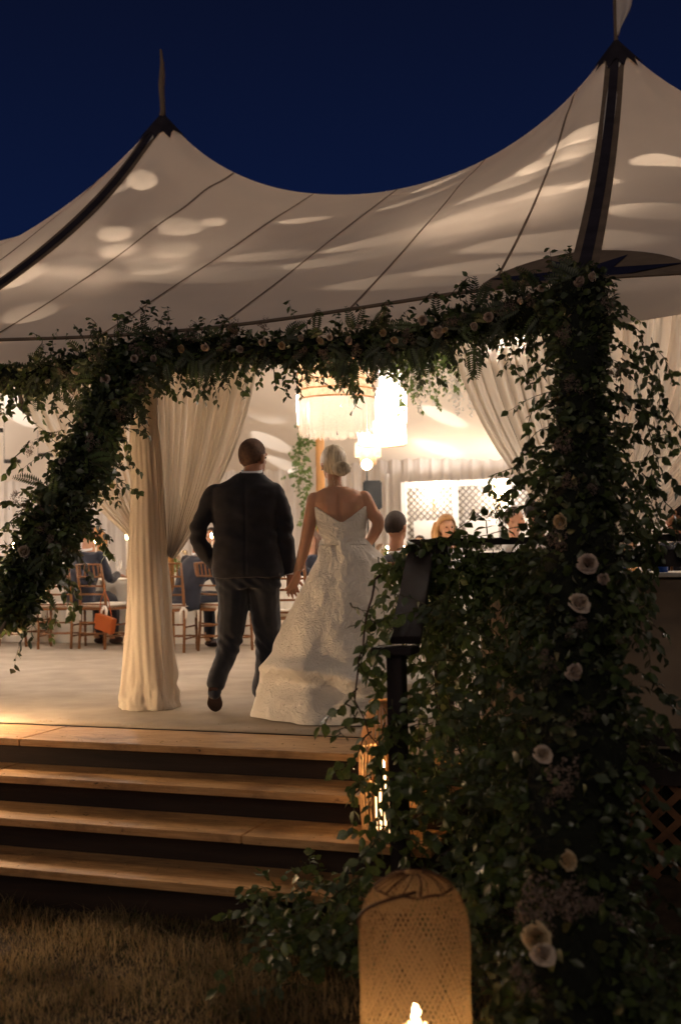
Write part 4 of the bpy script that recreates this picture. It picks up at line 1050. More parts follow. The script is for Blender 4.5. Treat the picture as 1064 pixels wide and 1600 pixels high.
def shoe(heel, toe, upv, name='shoe'):
    o = empty(name, (0, 0, 0)); o.parent = groom
    heel = Vector(heel); toe = Vector(toe); f = (toe - heel).normalized(); u = Vector(upv); u = (u - f * u.dot(f)).normalized(); s = f.cross(u); L = (toe - heel).length
    rot = Matrix((s, f, u)).transposed()
    def outline(t):  # half width along the sole
        return .031 + .014 * math.sin(max(0, min(1, (t - .35) / .65)) * math.pi * .8) if t < .97 else .02
    vs = []; n = 16; seg = 14
    mb = MB(); rows = []
    for i in range(n + 1):
        t = i / n; w = (.033 + .013 * math.exp(-((t - .70) / .2) ** 2)) * math.sqrt(max(0.02, 1 - abs(2 * t - 1) ** 5)); h = (.075 if t < .3 else .075 - .045 * min(1, (t - .3) / .5)) * math.sqrt(max(.05, 1 - abs(2 * t - 1) ** 8))
        for k in range(seg):
            a = math.pi * k / (seg - 1); vs.append(heel + rot @ Vector((w * math.cos(a) * (1 if k not in (0, seg - 1) else 1), t * L, .012 + h * max(0.0, math.sin(a)) ** .7)))
    fs = [(i * seg + k, i * seg + k + 1, (i + 1) * seg + k + 1, (i + 1) * seg + k) for i in range(n) for k in range(seg - 1)]
    fs += [(i * seg, (i + 1) * seg, (i + 1) * seg + seg - 1, i * seg + seg - 1) for i in range(n)]
    mb.add(vs, fs).build('upper', M['shoe'], o, True)
    vs = []; fs = []
    for z in (-.001, .013):
        for i in range(33):
            t = .5 - .5 * math.cos(math.pi * i / 32 * 2) if False else None
        pts = [(w_, t_) for t_ in np.linspace(0, 1, 17) for w_ in [(.036 + .013 * math.exp(-((t_ - .70) / .2) ** 2)) * math.sqrt(max(0.03, 1 - abs(2 * t_ - 1) ** 5))]]
        loop = [(-w_, t_) for w_, t_ in pts] + [(w_, t_) for w_, t_ in reversed(pts)]
        for w_, t_ in loop: vs.append(heel + rot @ Vector((w_, t_ * L * 1.02 - .003, z)))
    m_ = len(vs) // 2; fs = [tuple(range(m_)), tuple(reversed(range(m_, 2 * m_)))] + [(i, (i + 1) % m_, (i + 1) % m_ + m_, i + m_) for i in range(m_)]
    MB().add(vs, fs).build('sole', M['sole'], o)
    MB().box(heel + rot @ Vector((0, .035, -.011)), (.060, .065, .022), rot, .006).build('heel', M['sole'], o)
    return o
shoe(G(342.5, 1066, -.255), G(341, 1107.5, -.10), (0, -.9, .55) if False else (0, .75, .6))
shoe(G(405, 1102, .07), G(414, 1103, .35), (0, 0, 1))
MB().limb([G(346, 1050, -.17), G(343, 1076, -.225)], [.045, .043]).build('sock', M['suit2'], groom, True)

# ---- bride
bp_ = atz(530, 1108, 0.012)
bride = empty('person', (bp_.x, bp_.y, 0.012), R(YAW), 'bride with a low blond bun in a strapless ivory brocade gown, seen from behind', 'person')
def B(px, py, y=0.0): return Vector(((px - 530) / S_, y, (1108 - py) / S_))
bh = B(527, 741, .03); brot = Matrix.Rotation(R(22), 3, 'Z')
mb = MB(); head_mb(mb, bh, brot, .93)
mb.limb([B(531, 790, .0), B(529, 768, .01), B(528, 745, .02)], [.060, .047, .052])
mb.loft([((x_ - 530) / S_, y_, (1108 - py) / S_, hw / S_, ry) for x_, y_, py, hw, ry in
         [(541, 0, 900, 38, .12), (541, 0, 858, 30, .10), (539, 0, 835, 33, .10), (537, 0, 812, 38, .105), (536, 0, 798, 41, .10), (535, 0, 788, 40, .085), (534, 0, 780, 31, .068), (532, 0, 774, 17, .055)]], 28, pw=2.2)
mb.limb([B(498, 793, 0), B(492, 820, 0), B(486, 848, 0), B(479, 875, -.0), B(470, 902, .02)], [.052, .046, .040, .036, .024])
mb.limb([B(573, 792, 0), B(584, 812, -.01), B(594, 829, -.02), B(586, 848, .06), B(577, 862, .14)], [.052, .046, .041, .038, .028])
# shoulder blades + spine groove come from shaping after the remesh
hand_mb(mb, B(471, 902, .02), (-.36, .05, -1), (-.7, .6, 0), 1, .25, .95, .20)
hand_mb(mb, B(577, 862, .14), (-.5, .6, -.6), (0, -.3, -.9), 1, .9, .9)
for q in ([(520, 905, 0), (522, 1000, .02), (520, 1085, .0)], [(556, 905, 0), (554, 1000, .05), (552, 1085, .1)]):
    mb.limb([B(*p) for p in q], [.085, .055, .035])
bme = remesh(mb, 'body', .006, 3)
for v in bme.vertices:
    c = v.co
    if c.y < 0 and 1.15 < c.z < 1.42 and abs(c.x - .03) < .16:
        g_ = -.010 * math.exp(-((c.x - .024) / .012) ** 2) * min(1, (1.42 - c.z) / .06)
        for sx_ in (-1, 1): g_ += .009 * math.exp(-(((c.x - .024 - sx_ * .085) / .040) ** 2 + ((c.z - 1.30) / .055) ** 2))
        v.co.y -= g_
link('body', bme, M['skin'], bride)
hair = hair_shell(bh, brot, .93, .012, back=.012, top=.008, m=M['hair_blond'], parent=bride, low=-.045)
def bun_fn(u, v):
    a = 2 * math.pi * u; th = math.pi * v; r = .054 * (1 + .10 * math.sin(a * 3 + th * 5) + .04 * math.sin(a * 13 + 4 * th))
    c = B(540, 748, -.085); return (c.x + r * 1.05 * math.sin(th) * math.cos(a), c.y + r * .9 * math.cos(th), c.z + r * .85 * math.sin(th) * math.sin(a))
grid('bun', bun_fn, 48, 20, M['hair_blond'], bride, wrap=True)
tw = MB()
for k in range(7):
    a0 = k * .9; pts = []
    for t in np.linspace(0, 1, 10):
        a = a0 + t * 2.6; c = B(540, 748, -.085); r = .050 - .018 * t
        pts.append((c.x + r * math.cos(a), c.y - .022 - .022 * t, c.z + r * .85 * math.sin(a)))
    tw.tube(pts, [.004 + .008 * math.sin(math.pi * i / 9) for i in range(10)], 8)
tw.build('bun_twist', M['hair_blond'], bride, True)
ws = MB()
for k in range(14):
    a = rnd.uniform(-1, 1); p = B(531 + a * 13, 762 + rnd.uniform(-3, 3), -.035)
    ws.tube([p, p + Vector((rnd.uniform(-.01, .01), -.015, -.02)), p + Vector((rnd.uniform(-.02, .02), -.01, -.05))], .0011, 4)
ws.build('wisps', M['hair_blond'], bride)
for sd in (-1,):
    MB().ell(bh + brot @ Vector((-.083, -.01, -.028)), (.005, .005, .007), None, 8, 6).build('earring', M['silver'], bride, True)
MB().tube([(B(473.5, 897, .018) + Vector((.030 * math.cos(a), .026 * math.sin(a), .008 * math.sin(a)))) for a in np.linspace(0, 2 * math.pi, 22)], .0028, 6).build('bracelet', M['silver'], bride, True)
# bodice: top edge dips to a V at the centre back
def bod(u, v):
    a = 2 * math.pi * u - math.pi / 2   # u=0 at centre back (towards the camera)
    da = min(u, 1 - u) * 2              # 0 back .. 1 front
    ztop = (1108 - float(np.interp(da, [0, .10, .22, .34, .5, .75, 1], [829, 821, 811, 804, 806, 798, 802]))) / S_
    zbot = (1108 - 862) / S_
    z = ztop + (zbot - ztop) * v; py = 1108 - z * S_
    hw = float(np.interp(py, [798, 812, 835, 852, 864], [40.5, 40, 35.5, 32, 34.5])) / S_
    cx = (float(np.interp(py, [798, 835, 860], [537, 539, 541.5])) - 530) / S_
    ry = float(np.interp(py, [798, 835, 860], [.112, .108, .115]))
    e = 2 / 2.2; ca, sa = math.cos(a), math.sin(a)
    w = .0025 * math.sin(v * 26 + da * 5) * (1 if v > .55 else .3)
    return (cx + (hw + w) * math.copysign(abs(ca) ** e, ca), (ry + w) * math.copysign(abs(sa) ** e, sa), z)
grid('bodice', bod, 120, 26, M['gown'], bride, wrap=True, solid=.006)
for k in range(11):
    z = (1108 - (829 + k * 3.6)) / S_; py = 1108 - z * S_
    ry = float(np.interp(py, [798, 835, 860], [.112, .108, .115]))
    MB().ell(((float(np.interp(py, [798, 835, 860], [537, 539, 541.5])) - 530) / S_, -ry - .004, z), (.0065, .005, .0065), None, 10, 6).build('button', M['gown'], bride, True)
# skirt with train and bustle folds
sk = [(854, 509, 574, .110), (862, 507, 578, .120), (875, 503, 592, .145), (890, 498, 605, .17), (915, 484, 618, .215), (950, 465, 632, .27), (1000, 441, 650, .36), (1040, 424, 664, .45), (1070, 413, 674, .53), (1095, 405, 682, .60), (1106, 402, 686, .63)]
def skirt(u, v):
    py = 854 + (1107.2 - 854) * v; a = 2 * math.pi * u
    T = [r[0] for r in sk]; l = float(np.interp(py, T, [r[1] for r in sk])); r_ = float(np.interp(py, T, [r[2] for r in sk])); ry = float(np.interp(py, T, [r[3] for r in sk]))
    cx = ((l + r_) / 2 - 530) / S_; rx = (r_ - l) / 2 / S_
    ca, sa = math.cos(a), math.sin(a)
    fold = v ** .8 * (.034 * math.sin(8 * a + 1.1 * math.sin(3 * v + 1)) + .016 * math.sin(15 * a + 2.2 * v + 1.5 * math.sin(5 * v)) + .05 * noise.noise(Vector((ca * 1.6, sa * 1.6, v * 1.5))))
    hipn = .030 * noise.noise(Vector((ca * 3, sa * 3, v * 7 + 4))) + .009 * noise.noise(Vector((ca * 9, sa * 9, v * 22)))
    # bustle: fabric caught up across the back
    bz = 0.0; cy = 0
    if sa < 0:
        line = .76 + .055 * ca + .02 * math.sin(4 * ca)
        q = (v - line) / .045
        bz = .075 * math.exp(-q * q) * (-sa) ** .5 - .055 * math.exp(-((v - line - .10) / .035) ** 2) * (-sa)
        line2 = .30 + .5 * max(0, ca) ** 1.5; bz += .040 * math.exp(-((v - line2) / .05) ** 2) * max(0, ca) * (-sa)
        cy = -.10 * v ** 2
    k = 1 + fold + hipn / max(.12, rx) + bz / max(.2, ry)
    z = (1108 - py) / S_
    if v > .97: z = max(.004, z + .01 * math.sin(11 * a) * 0)
    return (cx + rx * k * ca, cy + ry * k * sa * (1.0 if sa < 0 else .62), z)
grid('skirt', skirt, 340, 150, M['gown'], bride, wrap=True)

# ---- seated guests
def guest(px, top_py, Y, rz, label, hair='dark', suit='suit2', lean=0, turn=0, skin='skin', style='short', voxel=.011, seat=.47, hd=1.0, arms='table'):
    q = at(px, top_py, Y); hz = q.z - .012 - .12
    sh = hz - .24                      # shoulder height
    o = empty('person', (q.x, Y, .012), rz, label, 'person')
    rot = Matrix.Rotation(turn, 3, 'Z')
    ly = lean
    hc = Vector((0, ly, hz)); mb = MB(); head_mb(mb, hc, rot, hd)
    mb.limb([(0, ly - .02, sh - .02), (0, ly - .005, hz - .06)], [.06, .052])
    fem = style == 'long'; w = .15 if fem else .185
    by = -.05
    mb.loft([(0, by, seat, w * .85, .11), (0, by * .8 + ly * .3, seat + (sh - seat) * .4, w * .8, .10), (0, by * .4 + ly * .7, seat + (sh - seat) * .8, w * .98, .10), (0, by * .2 + ly * .9, sh, w * .8, .075), (0, ly * .95, sh + .04, w * .35, .055)], 22)
    hands = []
    for s in (-1, 1):
        el = (s * (w + .06), ly * .8 + .10, sh - .27); ha = (s * .14, ly + .36, .80) if arms == 'table' else (s * .12, .28, seat + .18)
        mb.limb([(s * (w - .005), ly * .9, sh - .01), el, ha], [.048, .038, .026], 10); hand_mb(mb, ha, (-s * .25, 1, -.1), (0, 0, -1), -s, .35, .95)
        mb.limb([(s * .085, by + .03, seat + .05), (s * .11, .36, seat + .04), (s * .11, .38, .10)], [.085, .062, .042], 10)
    link('body', remesh(mb, 'body', voxel, 2), M[skin], o)
    # clothes
    mb = MB(); w2 = w + .022
    mb.loft([(0, by, seat - .03, w2 * .95, .14), (0, by * .8 + ly * .3, seat + (sh - seat) * .4, w2 * .92, .125), (0, by * .4 + ly * .7, seat + (sh - seat) * .8, w2 * 1.02, .125), (0, by * .2 + ly * .9, sh + .005, w2 * .86, .10), (0, ly * .95, sh + .045, w2 * .42, .075)], 22)
    for s in (-1, 1):
        el = (s * (w + .06), ly * .8 + .10, sh - .27); ha = (s * .155, ly + .32, .80) if arms == 'table' else (s * .125, .24, seat + .19)
        mb.limb([(s * (w - .005), ly * .9, sh - .012), el, ha], [.066, .055, .042], 10)
    j = link('shirt' if suit == 'shirt' else 'blouse' if fem else 'jacket', remesh(mb, 'top', voxel, 4), M[suit], o)
    disp(j.data, lambda p: noise.noise(p * 9) * .012)
    mb = MB()
    mb.ell((0, by + .02, seat + .03), (w * 1.0, .15, .09))
    for s in (-1, 1): mb.limb([(s * .085, by + .03, seat + .05), (s * .11, .37, seat + .045), (s * .11, .40, .13)], [.098, .078, .062], 10)
    link('trousers' if not fem else 'skirt', remesh(mb, 'legs', voxel, 4), M['suit2' if suit != 'suit' else 'suit'], o)
    for s in (-1, 1):
        MB().ell((s * .11, .46, .045), (.045, .13, .045), None, 12, 8).build('shoe', M['shoe'], o, True)
    if suit != 'shirt' and not fem:
        mbx = MB(); 
        def fn(u, v): a = 2 * math.pi * u; return (.064 * math.cos(a), ly - .012 + .062 * math.sin(a), sh + .052 + .030 * v + .01 * math.sin(a))
        grid('shirt_collar', fn, 24, 1, M['shirt'], o, wrap=True, solid=.005)
    if style == 'short': hair_shell(hc, rot, hd, .003, m=M['hair_dark' if hair == 'dark' else 'hair_buzz'], parent=o, low=.014, top=.008)
    else:
        hair_shell(hc, rot, hd, .014, m=M['hair_gold' if hair == 'gold' else 'hair_buzz'], parent=o, low=-.02, top=.004)
        mb = MB()
        for s in (-1, 1):
            for k in range(4):
                b = [(s * (.060 + .008 * k), -.01 - .022 * k, .05), (s * (.088 + .006 * k), -.012 - .022 * k, -.03), (s * (.088 + .006 * k), .0 - .022 * k, -.12), (s * (.075 + .01 * k), .012 - .02 * k, -.20)]
                mb.limb([hc + rot @ Vector(p) for p in b], [.018, .021, .021, .011], 8)
        for k in range(5): 
            x = -.06 + .03 * k; mb.limb([hc + rot @ Vector(p) for p in ((x, -.08, .05), (x * 1.1, -.10, -.05), (x * 1.2, -.09, -.19))], [.024, .027, .014], 8)
        mb.build('locks', M['hair_gold' if hair == 'gold' else 'hair_buzz'], o, True)
    eyes(o, hc, rot, hd)
    return o
guest(128, 818, 11.08, R(-8), 'man in a navy jacket on a chair left of the draped column', lean=.10, suit='suit2')
guest(292, 822, 10.85, R(-22), 'man in a navy jacket leaning over the table right of the draped column', lean=.16, suit='suit2')
guest(619, 801, 8.15, R(-2), 'man with short brown hair in a navy jacket seated right of the bride', lean=.0, suit='suit2', turn=R(-12), hd=.98)
guest(697, 806, 10.35, R(172), 'blond woman in a white top seated facing the camera beyond the railing', hair='gold', style='long', suit='shirt', turn=R(42), hd=.95)
guest(803, 794, 11.2, R(260), 'dark haired man in a white shirt in profile, looking right', suit='shirt', turn=R(8))
guest(838, 776, 8.1, R(-4), 'dark haired man in a white shirt beside the flower post, seen from behind', suit='shirt', turn=R(-12))
guest(1058, 776, 8.05, R(62), 'seated person in a blue grey jacket at the right edge behind the railing', suit='suit2', turn=R(5), skin='skin_tan')
guest(487, 830, 14.3, R(160), 'brown haired woman far back between the couple', hair='brown', style='long', suit='suit2', voxel=.015)
guest(60, 832, 12.95, R(180), 'guest facing the camera behind the long table at the far left', suit='shirt', voxel=.015)
guest(150, 826, 12.95, R(172), 'woman facing the camera across the long table left of the column', hair='gold', style='long', suit='shirt', voxel=.015)
guest(330, 826, 12.95, R(190), 'guest across the long table glimpsed by the arm of the suited man', suit='shirt', voxel=.015)
guest(655, 838, 15.6, R(180), 'dark haired guest far back near the bar backdrop', suit='suit2', voxel=.015)
# ------------------------------------------------------------------ foliage
LT = np.array([(0, 0, 0), (-.36, .28, .05), (-.40, .58, .03), (0, .30, -.03), (0, .62, -.05), (0, 1.0, -.16), (.36, .28, .05), (.40, .58, .03)], np.float32)
LF = np.array([(0, 3, 1), (0, 6, 3), (3, 4, 2), (3, 2, 1), (3, 6, 7), (3, 7, 4), (4, 5, 2), (4, 7, 5)], np.int32)
leaf_mesh = {}
def leaf_me(mk, wr):
    k = (mk, wr)
    if k not in leaf_mesh:
        v = LT.copy(); v[:, 0] *= wr / .4; me = np_mesh('leaf', v, LF, False); me.materials.append(M[mk]); leaf_mesh[k] = me
    return leaf_mesh[k]
class Plant:
    def __init__(s, parent): s.p = parent; s.L = []; s.stems = MB(); s.twigs = MB()
    def leaf(s, pos, d, n, ln, wr=.28, mk=0): s.L.append((pos, d, n, ln, wr, mk))
    def strand(s, p, d, length, leaf=.055, gap=.032, grav=.5, wr=.28, r=.0016, wob=.5, mk=0, twig=False, skip=0.0, pend=0.5):
        p = Vector(p); d = Vector(d).normalized(); pts = [p.copy()]; n = max(3, int(length / gap)); side = 1
        ax = Vector((rnd.uniform(-1, 1), rnd.uniform(-1, 1), rnd.uniform(-1, 1)))
        for i in range(n):
            d = (d + Vector((0, 0, -grav * gap * 6)) + Vector((rnd.gauss(0, 1), rnd.gauss(0, 1), rnd.gauss(0, 1))) * wob * .22 + ax.cross(d) * .10).normalized()
            p = p + d * gap; pts.append(p.copy())
            if p.z < GZ + .02: p.z = GZ + .02; d.z = abs(d.z) * .2; pts[-1] = p.copy()
            s.put(p, d, leaf, wr, mk, side, pend, skip); side = -side
        (s.twigs if twig else s.stems).tube(pts, [r * (1.4 - .9 * i / n) for i in range(n + 1)], 4, False)
        return pts
    def put(s, p, d, leaf, wr, mk, side, pend, skip):
        for sd in (side, -side) if rnd.random() < .55 else (side,):
            if rnd.random() < skip: continue
            out = d.cross(Vector((rnd.uniform(-.4, .4), rnd.uniform(-.4, .4), 1))).normalized() * sd
            ld = (out * .8 + d * .5 + Vector((0, 0, -pend)) + Vector((rnd.gauss(0, .3), rnd.gauss(0, .3), rnd.gauss(0, .3)))).normalized()
            nn = Vector((rnd.gauss(0, .7), rnd.gauss(-.3, .7), rnd.gauss(.5, .6)))
            s.leaf(p, ld, nn, leaf * rnd.uniform(.55, 1.2), wr * rnd.uniform(.8, 1.2), mk)
    def path(s, pts, leaf=.06, gap=.035, wr=.30, mk=0, r=.003, twig=False, pend=.6, skip=.0, jit=.012):
        pts = [Vector(p) for p in pts]; P = []; n = len(pts)
        for i in range(n - 1):
            p0 = pts[max(i - 1, 0)]; p1 = pts[i]; p2 = pts[i + 1]; p3 = pts[min(i + 2, n - 1)]; k = max(2, int((p2 - p1).length / gap))
            for j in range(k):
                t = j / k; P.append(.5 * ((2 * p1) + (p2 - p0) * t + (2 * p0 - 5 * p1 + 4 * p2 - p3) * t * t + (3 * p1 - p0 - 3 * p2 + p3) * t ** 3) + Vector((rnd.gauss(0, jit * .3), rnd.gauss(0, jit), rnd.gauss(0, jit * .3))))
        P.append(pts[-1]); side = 1
        for i in range(1, len(P)):
            s.put(P[i], (P[i] - P[i - 1]).normalized(), leaf, wr, mk, side, pend, skip); side = -side
        (s.twigs if twig else s.stems).tube(P, [r * (1.3 - .8 * i / len(P)) for i in range(len(P))], 5, False); return P
    def fern(s, p, d, length, leaf=.05, mk=0, curl=.3):
        p = Vector(p); d = Vector(d).normalized(); pts = [p.copy()]; n = int(length / .0135); q = Vector((rnd.uniform(-.4, .4), -1, rnd.uniform(-.3, .3)))
        sd = d.cross(q).normalized(); nn = sd.cross(d)
        for i in range(n):
            d = (d + Vector((0, 0, -curl * .05))).normalized(); p = p + d * .0135; pts.append(p.copy()); t = i / n
            ll = leaf * math.sin(math.pi * min(1, .25 + t * .75)) ** .8 + .004
            for s_ in (-1, 1): s.leaf(p, sd * s_ + d * .45, nn, ll, .16, mk)
        s.stems.tube(pts, .0014, 4, False)
    def fill(s, path, rad, count, leaf=.05, wr=.28, mk=0, flat=1.0, down=.35, lo=.35):
        path = [Vector(p) for p in path]; seg = [(path[i + 1] - path[i]).length for i in range(len(path) - 1)]; tot = sum(seg); cum = np.cumsum([0] + seg)
        for _ in range(count):
            t = rnd.random() * tot; i = min(len(seg) - 1, int(np.searchsorted(cum, t, 'right') - 1)); k = (t - cum[i]) / seg[i]
            c = path[i].lerp(path[i + 1], k); r = rad[i] + (rad[i + 1] - rad[i]) * k; r *= .82 + .35 * noise.noise(c * 4.5)
            o = Vector((rnd.gauss(0, 1), rnd.gauss(0, 1) * flat, rnd.gauss(0, 1))); o.normalize(); o *= r * (lo + (1.0 - lo) * rnd.random() ** .6)
            ld = (o.normalized() * .7 + Vector((0, 0, -down)) + Vector((rnd.gauss(0, .5), rnd.gauss(0, .5), rnd.gauss(0, .5)))).normalized()
            s.leaf(c + o, ld, Vector((rnd.gauss(0, .8), rnd.gauss(-.3, .8), rnd.gauss(.4, .7))), leaf * rnd.uniform(.5, 1.25), wr * rnd.uniform(.75, 1.3), mk)
    def core(s, path, rad, squash=1.0):  # dark stem mass added inside the greenery to block light
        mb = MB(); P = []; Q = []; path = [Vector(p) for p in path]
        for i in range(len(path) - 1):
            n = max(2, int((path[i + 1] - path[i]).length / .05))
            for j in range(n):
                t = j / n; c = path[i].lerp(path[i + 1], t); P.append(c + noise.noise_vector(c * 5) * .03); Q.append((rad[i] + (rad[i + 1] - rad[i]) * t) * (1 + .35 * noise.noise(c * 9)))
        mb.tube(P, Q, 14); me = mb.mesh('blocking_core', True)
        disp(me, lambda c: .035 * noise.noise(c * 14)); link('blocking_core', me, M['core'], s.p)
    def finish(s, mats, singles=200):
        L = s.L; L.sort(key=lambda l: (l[0] - CP).length / l[3])
        s.counts = len(L)
        vis = []; rest = []
        for l in L:
            (vis if len(vis) < singles else rest).append(l)
        def basis(l):
            y = Vector(l[1]).normalized(); z = Vector(l[2]); z = (z - y * z.dot(y)); z = z.normalized() if z.length > 1e-3 else y.orthogonal().normalized()
            return y.cross(z), y, z
        for l in vis:
            x, y, z = basis(l); mk = mats[l[5]] if isinstance(l[5], int) else l[5]
            o = bpy.data.objects.new('leaf', leaf_me(mk, .2 if l[4] < .22 else .28 if l[4] < .32 else .38)); COL.objects.link(o); o.parent = s.p
            k = l[3]; o.matrix_local = Matrix(((x.x * k, y.x * k, z.x * k, l[0].x), (x.y * k, y.y * k, z.y * k, l[0].y), (x.z * k, y.z * k, z.z * k, l[0].z), (0, 0, 0, 1)))
        groups = {}
        for l in rest: groups.setdefault(mats[l[5]] if isinstance(l[5], int) else l[5], []).append(l)
        for mk, ls in groups.items():
            pos = np.array([tuple(l[0]) for l in ls], np.float32); Y = np.array([tuple(Vector(l[1]).normalized()) for l in ls], np.float32); Z = np.array([tuple(l[2]) for l in ls], np.float32)
            Z -= Y * (Y * Z).sum(1)[:, None]; Z /= np.maximum(1e-4, np.linalg.norm(Z, axis=1))[:, None]; X_ = np.cross(Y, Z)
            ln = np.array([l[3] for l in ls], np.float32); wr = np.array([l[4] for l in ls], np.float32)
            T = LT[None] * np.stack([ln * wr / .4, ln, ln], 1)[:, None, :]
            V_ = pos[:, None, :] + T[..., 0:1] * X_[:, None] + T[..., 1:2] * Y[:, None] + T[..., 2:3] * Z[:, None]
            Fa = (LF[None] + (np.arange(len(ls)) * 8)[:, None, None]).reshape(-1, 3)
            link('leaves', np_mesh('leaves', V_.reshape(-1, 3), Fa), M[mk], s.p, 'stuff')
        if s.stems.v: s.stems.build('stems', M['stem'], s.p, kind='stuff')
        if s.twigs.v: s.twigs.build('twigs', M['twig'], s.p, kind='stuff')

# roses and flower heads -------------------------------------------------
def rose_mesh(seed, mk, open_=1.0, n=22):
    """spiral of cupped petals, tight in the middle, outer ones rolled back"""
    r_ = random.Random(seed); mb = MB()
    for k in range(n):
        t = k / (n - 1); a0 = k * 2.39996 + r_.uniform(-.35, .35); lean = (.05 + .95 * t ** 1.3) * open_ * r_.uniform(.85, 1.2); hgt = (.62 - .06 * t) * r_.uniform(.85, 1.12); wd = .30 + .50 * t; cup = .30 - .34 * t
        tw = r_.uniform(-.25, .25); ca, sa = math.cos(a0), math.sin(a0); nu, nv = 6, 5; vs = []
        for j in range(nv + 1):
            v = j / nv
            for i in range(nu + 1):
                u = (i / nu - .5) * 2; half = wd * math.sin(min(1, .25 + v * .85) * math.pi * .62) ; x_ = u * half; rad_ = .05 + .36 * t + .8 * hgt * math.sin(lean) * v ** 1.1 + cup * .35 * -abs(u) ** 2 * v - (u * u) * half * half * .55
                z = hgt * math.cos(lean) * v - .16 * v ** 4 * t - .07 * u * u * v + .035 * math.sin(u * 4 + k * 2.1) * v * v + tw * u * .12 * v - .20 * t
                vs.append((rad_ * ca - x_ * sa, rad_ * sa + x_ * ca, z))
        mb.add(vs, [(j * (nu + 1) + i, j * (nu + 1) + i + 1, (j + 1) * (nu + 1) + i + 1, (j + 1) * (nu + 1) + i) for j in range(nv) for i in range(nu)])
    me = mb.mesh('rose', True); me.materials.append(M[mk]); return me
ROSES = [rose_mesh(1, 'rose'), rose_mesh(2, 'rose_y', .8), rose_mesh(3, 'rose_p', 1.1), rose_mesh(4, 'rose', .7)]
def cluster_mesh(seed, mk, n=260, fl=.055):
    """loose head of tiny florets with an uneven outline"""
    r_ = random.Random(seed); mb = MB(); lobes = [(Vector((r_.uniform(-.6, .6), r_.uniform(-.6, .6), r_.uniform(-.4, .4))), r_.uniform(.25, .5)) for _ in range(6)]
    for _ in range(n):
        c, lr = r_.choice(lobes); d = Vector((r_.gauss(0, 1), r_.gauss(0, 1), r_.gauss(0, 1))).normalized(); p = c + d * lr * r_.uniform(.5, 1.1); x = (d + Vector((r_.gauss(0, .5), r_.gauss(0, .5), r_.gauss(0, .5)))).orthogonal().normalized(); y = d.cross(x).normalized(); f = fl * r_.uniform(.5, 1.4)
        mb.add([p + x * f, p + y * f, p - x * f, p - y * f, p + d * f * .5], [(0, 1, 4), (1, 2, 4), (2, 3, 4), (3, 0, 4)])
    me = mb.mesh('flower_cluster'); me.materials.append(M[mk]); return me
CLUST = [cluster_mesh(1, 'floret'), cluster_mesh(2, 'floret', 320, .045), cluster_mesh(3, 'floret', 200, .07)]
def flower(parent, me, pos, size, facing=None, name='rose'):
    o = bpy.data.objects.new(name, me); COL.objects.link(o); o.parent = parent; o.location = pos; size *= rnd.uniform(.82, 1.2); o.scale = (size, size, size)
    f = Vector(facing) if facing else (CP - Vector(pos)).normalized() + Vector((rnd.gauss(0, .55), 0, rnd.gauss(.25, .5)))
    o.rotation_euler = f.to_track_quat('Z', 'Y').to_euler(); return o

def finish_at(pl, mats, n): pl.finish(mats, n)
MATS = ['leaf_dark', 'leaf', 'leaf_pale']
def rmk(): return rnd.choice((0, 0, 0, 1, 1, 2) if rnd.random() < .4 else (0, 0, 1))

# ---- garland along the eave
ga = empty('eave_garland', (0, 0, 0), 0, 'thick garland of dark greenery and pale roses hung along the tent eave above the couple', 'garland')
P = Plant(ga)
ctr = [(-60, 600), (60, 588), (150, 568), (230, 552), (330, 548), (430, 548), (530, 545), (620, 538), (700, 515), (780, 500), (850, 482), (915, 470)]
path = [at(x, y, 6.58) for x, y in ctr]; rad = [.13, .14, .16, .19, .15, .15, .155, .15, .155, .17, .2, .22]
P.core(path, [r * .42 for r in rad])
P.fill(path, rad, 5200, .046, .26, 0, .8); P.fill(path, rad, 2400, .05, .26, 1, .8); P.fill(path, rad, 500, .045, .2, 2, .8)
for k in range(150):
    i = rnd.random() * 10.99; j = int(i); c = path[j].lerp(path[j + 1], i - j); r = rad[j]
    up_ = rnd.random() < .30
    st = c + Vector((rnd.uniform(-.05, .05), rnd.uniform(-.16, .08), r * .6 if up_ else -r * .5))
    if up_: P.strand(st, (rnd.uniform(-1, .8), -.3, .9), rnd.uniform(.10, .26), .045, .026, .15, wr=.26, mk=rmk())
    else: P.strand(st, (rnd.uniform(-.5, .5), -.2, -.8), rnd.uniform(.10, .30), .05, .028, .6, wr=.25, mk=rmk())
for k in range(130):
    i = 1 + rnd.random() * 9.99; j = int(i); c = path[j].lerp(path[j + 1], i - j); r = rad[j]
    a = rnd.uniform(0, 2 * math.pi); P.fern(c + Vector((0, -.1, 0)) + Vector((math.cos(a), -.2, math.sin(a))) * r * .5, (math.cos(a), rnd.uniform(-.5, 0), math.sin(a) - .2), rnd.uniform(.10, .20), .032, rmk(), 1.0)
for pts, lf in (([(548, 575), (545, 600), (556, 622), (552, 640)], .062), ([(380, 570), (372, 595), (380, 612)], .06), ([(427, 575), (430, 596), (436, 606)], .06), ([(400, 575), (408, 590), (402, 604)], .055),
                ([(655, 475), (672, 458), (700, 462), (722, 440)], .05), ([(602, 500), (598, 480), (604, 470)], .05), ([(720, 470), (716, 450), (735, 440), (730, 432)], .045), ([(190, 520), (182, 505), (186, 492)], .05),
                ([(150, 540), (142, 522), (150, 505), (136, 496)], .028), ([(65, 575), (60, 550), (66, 530), (52, 520)], .035), ([(480, 520), (482, 500), (500, 488)], .05), ([(520, 575), (530, 590), (524, 606)], .05), ([(455, 570), (462, 590), (450, 600)], .055)):
    P.path([at(x, y, 6.42) for x, y in pts], lf, .024, mk=1)
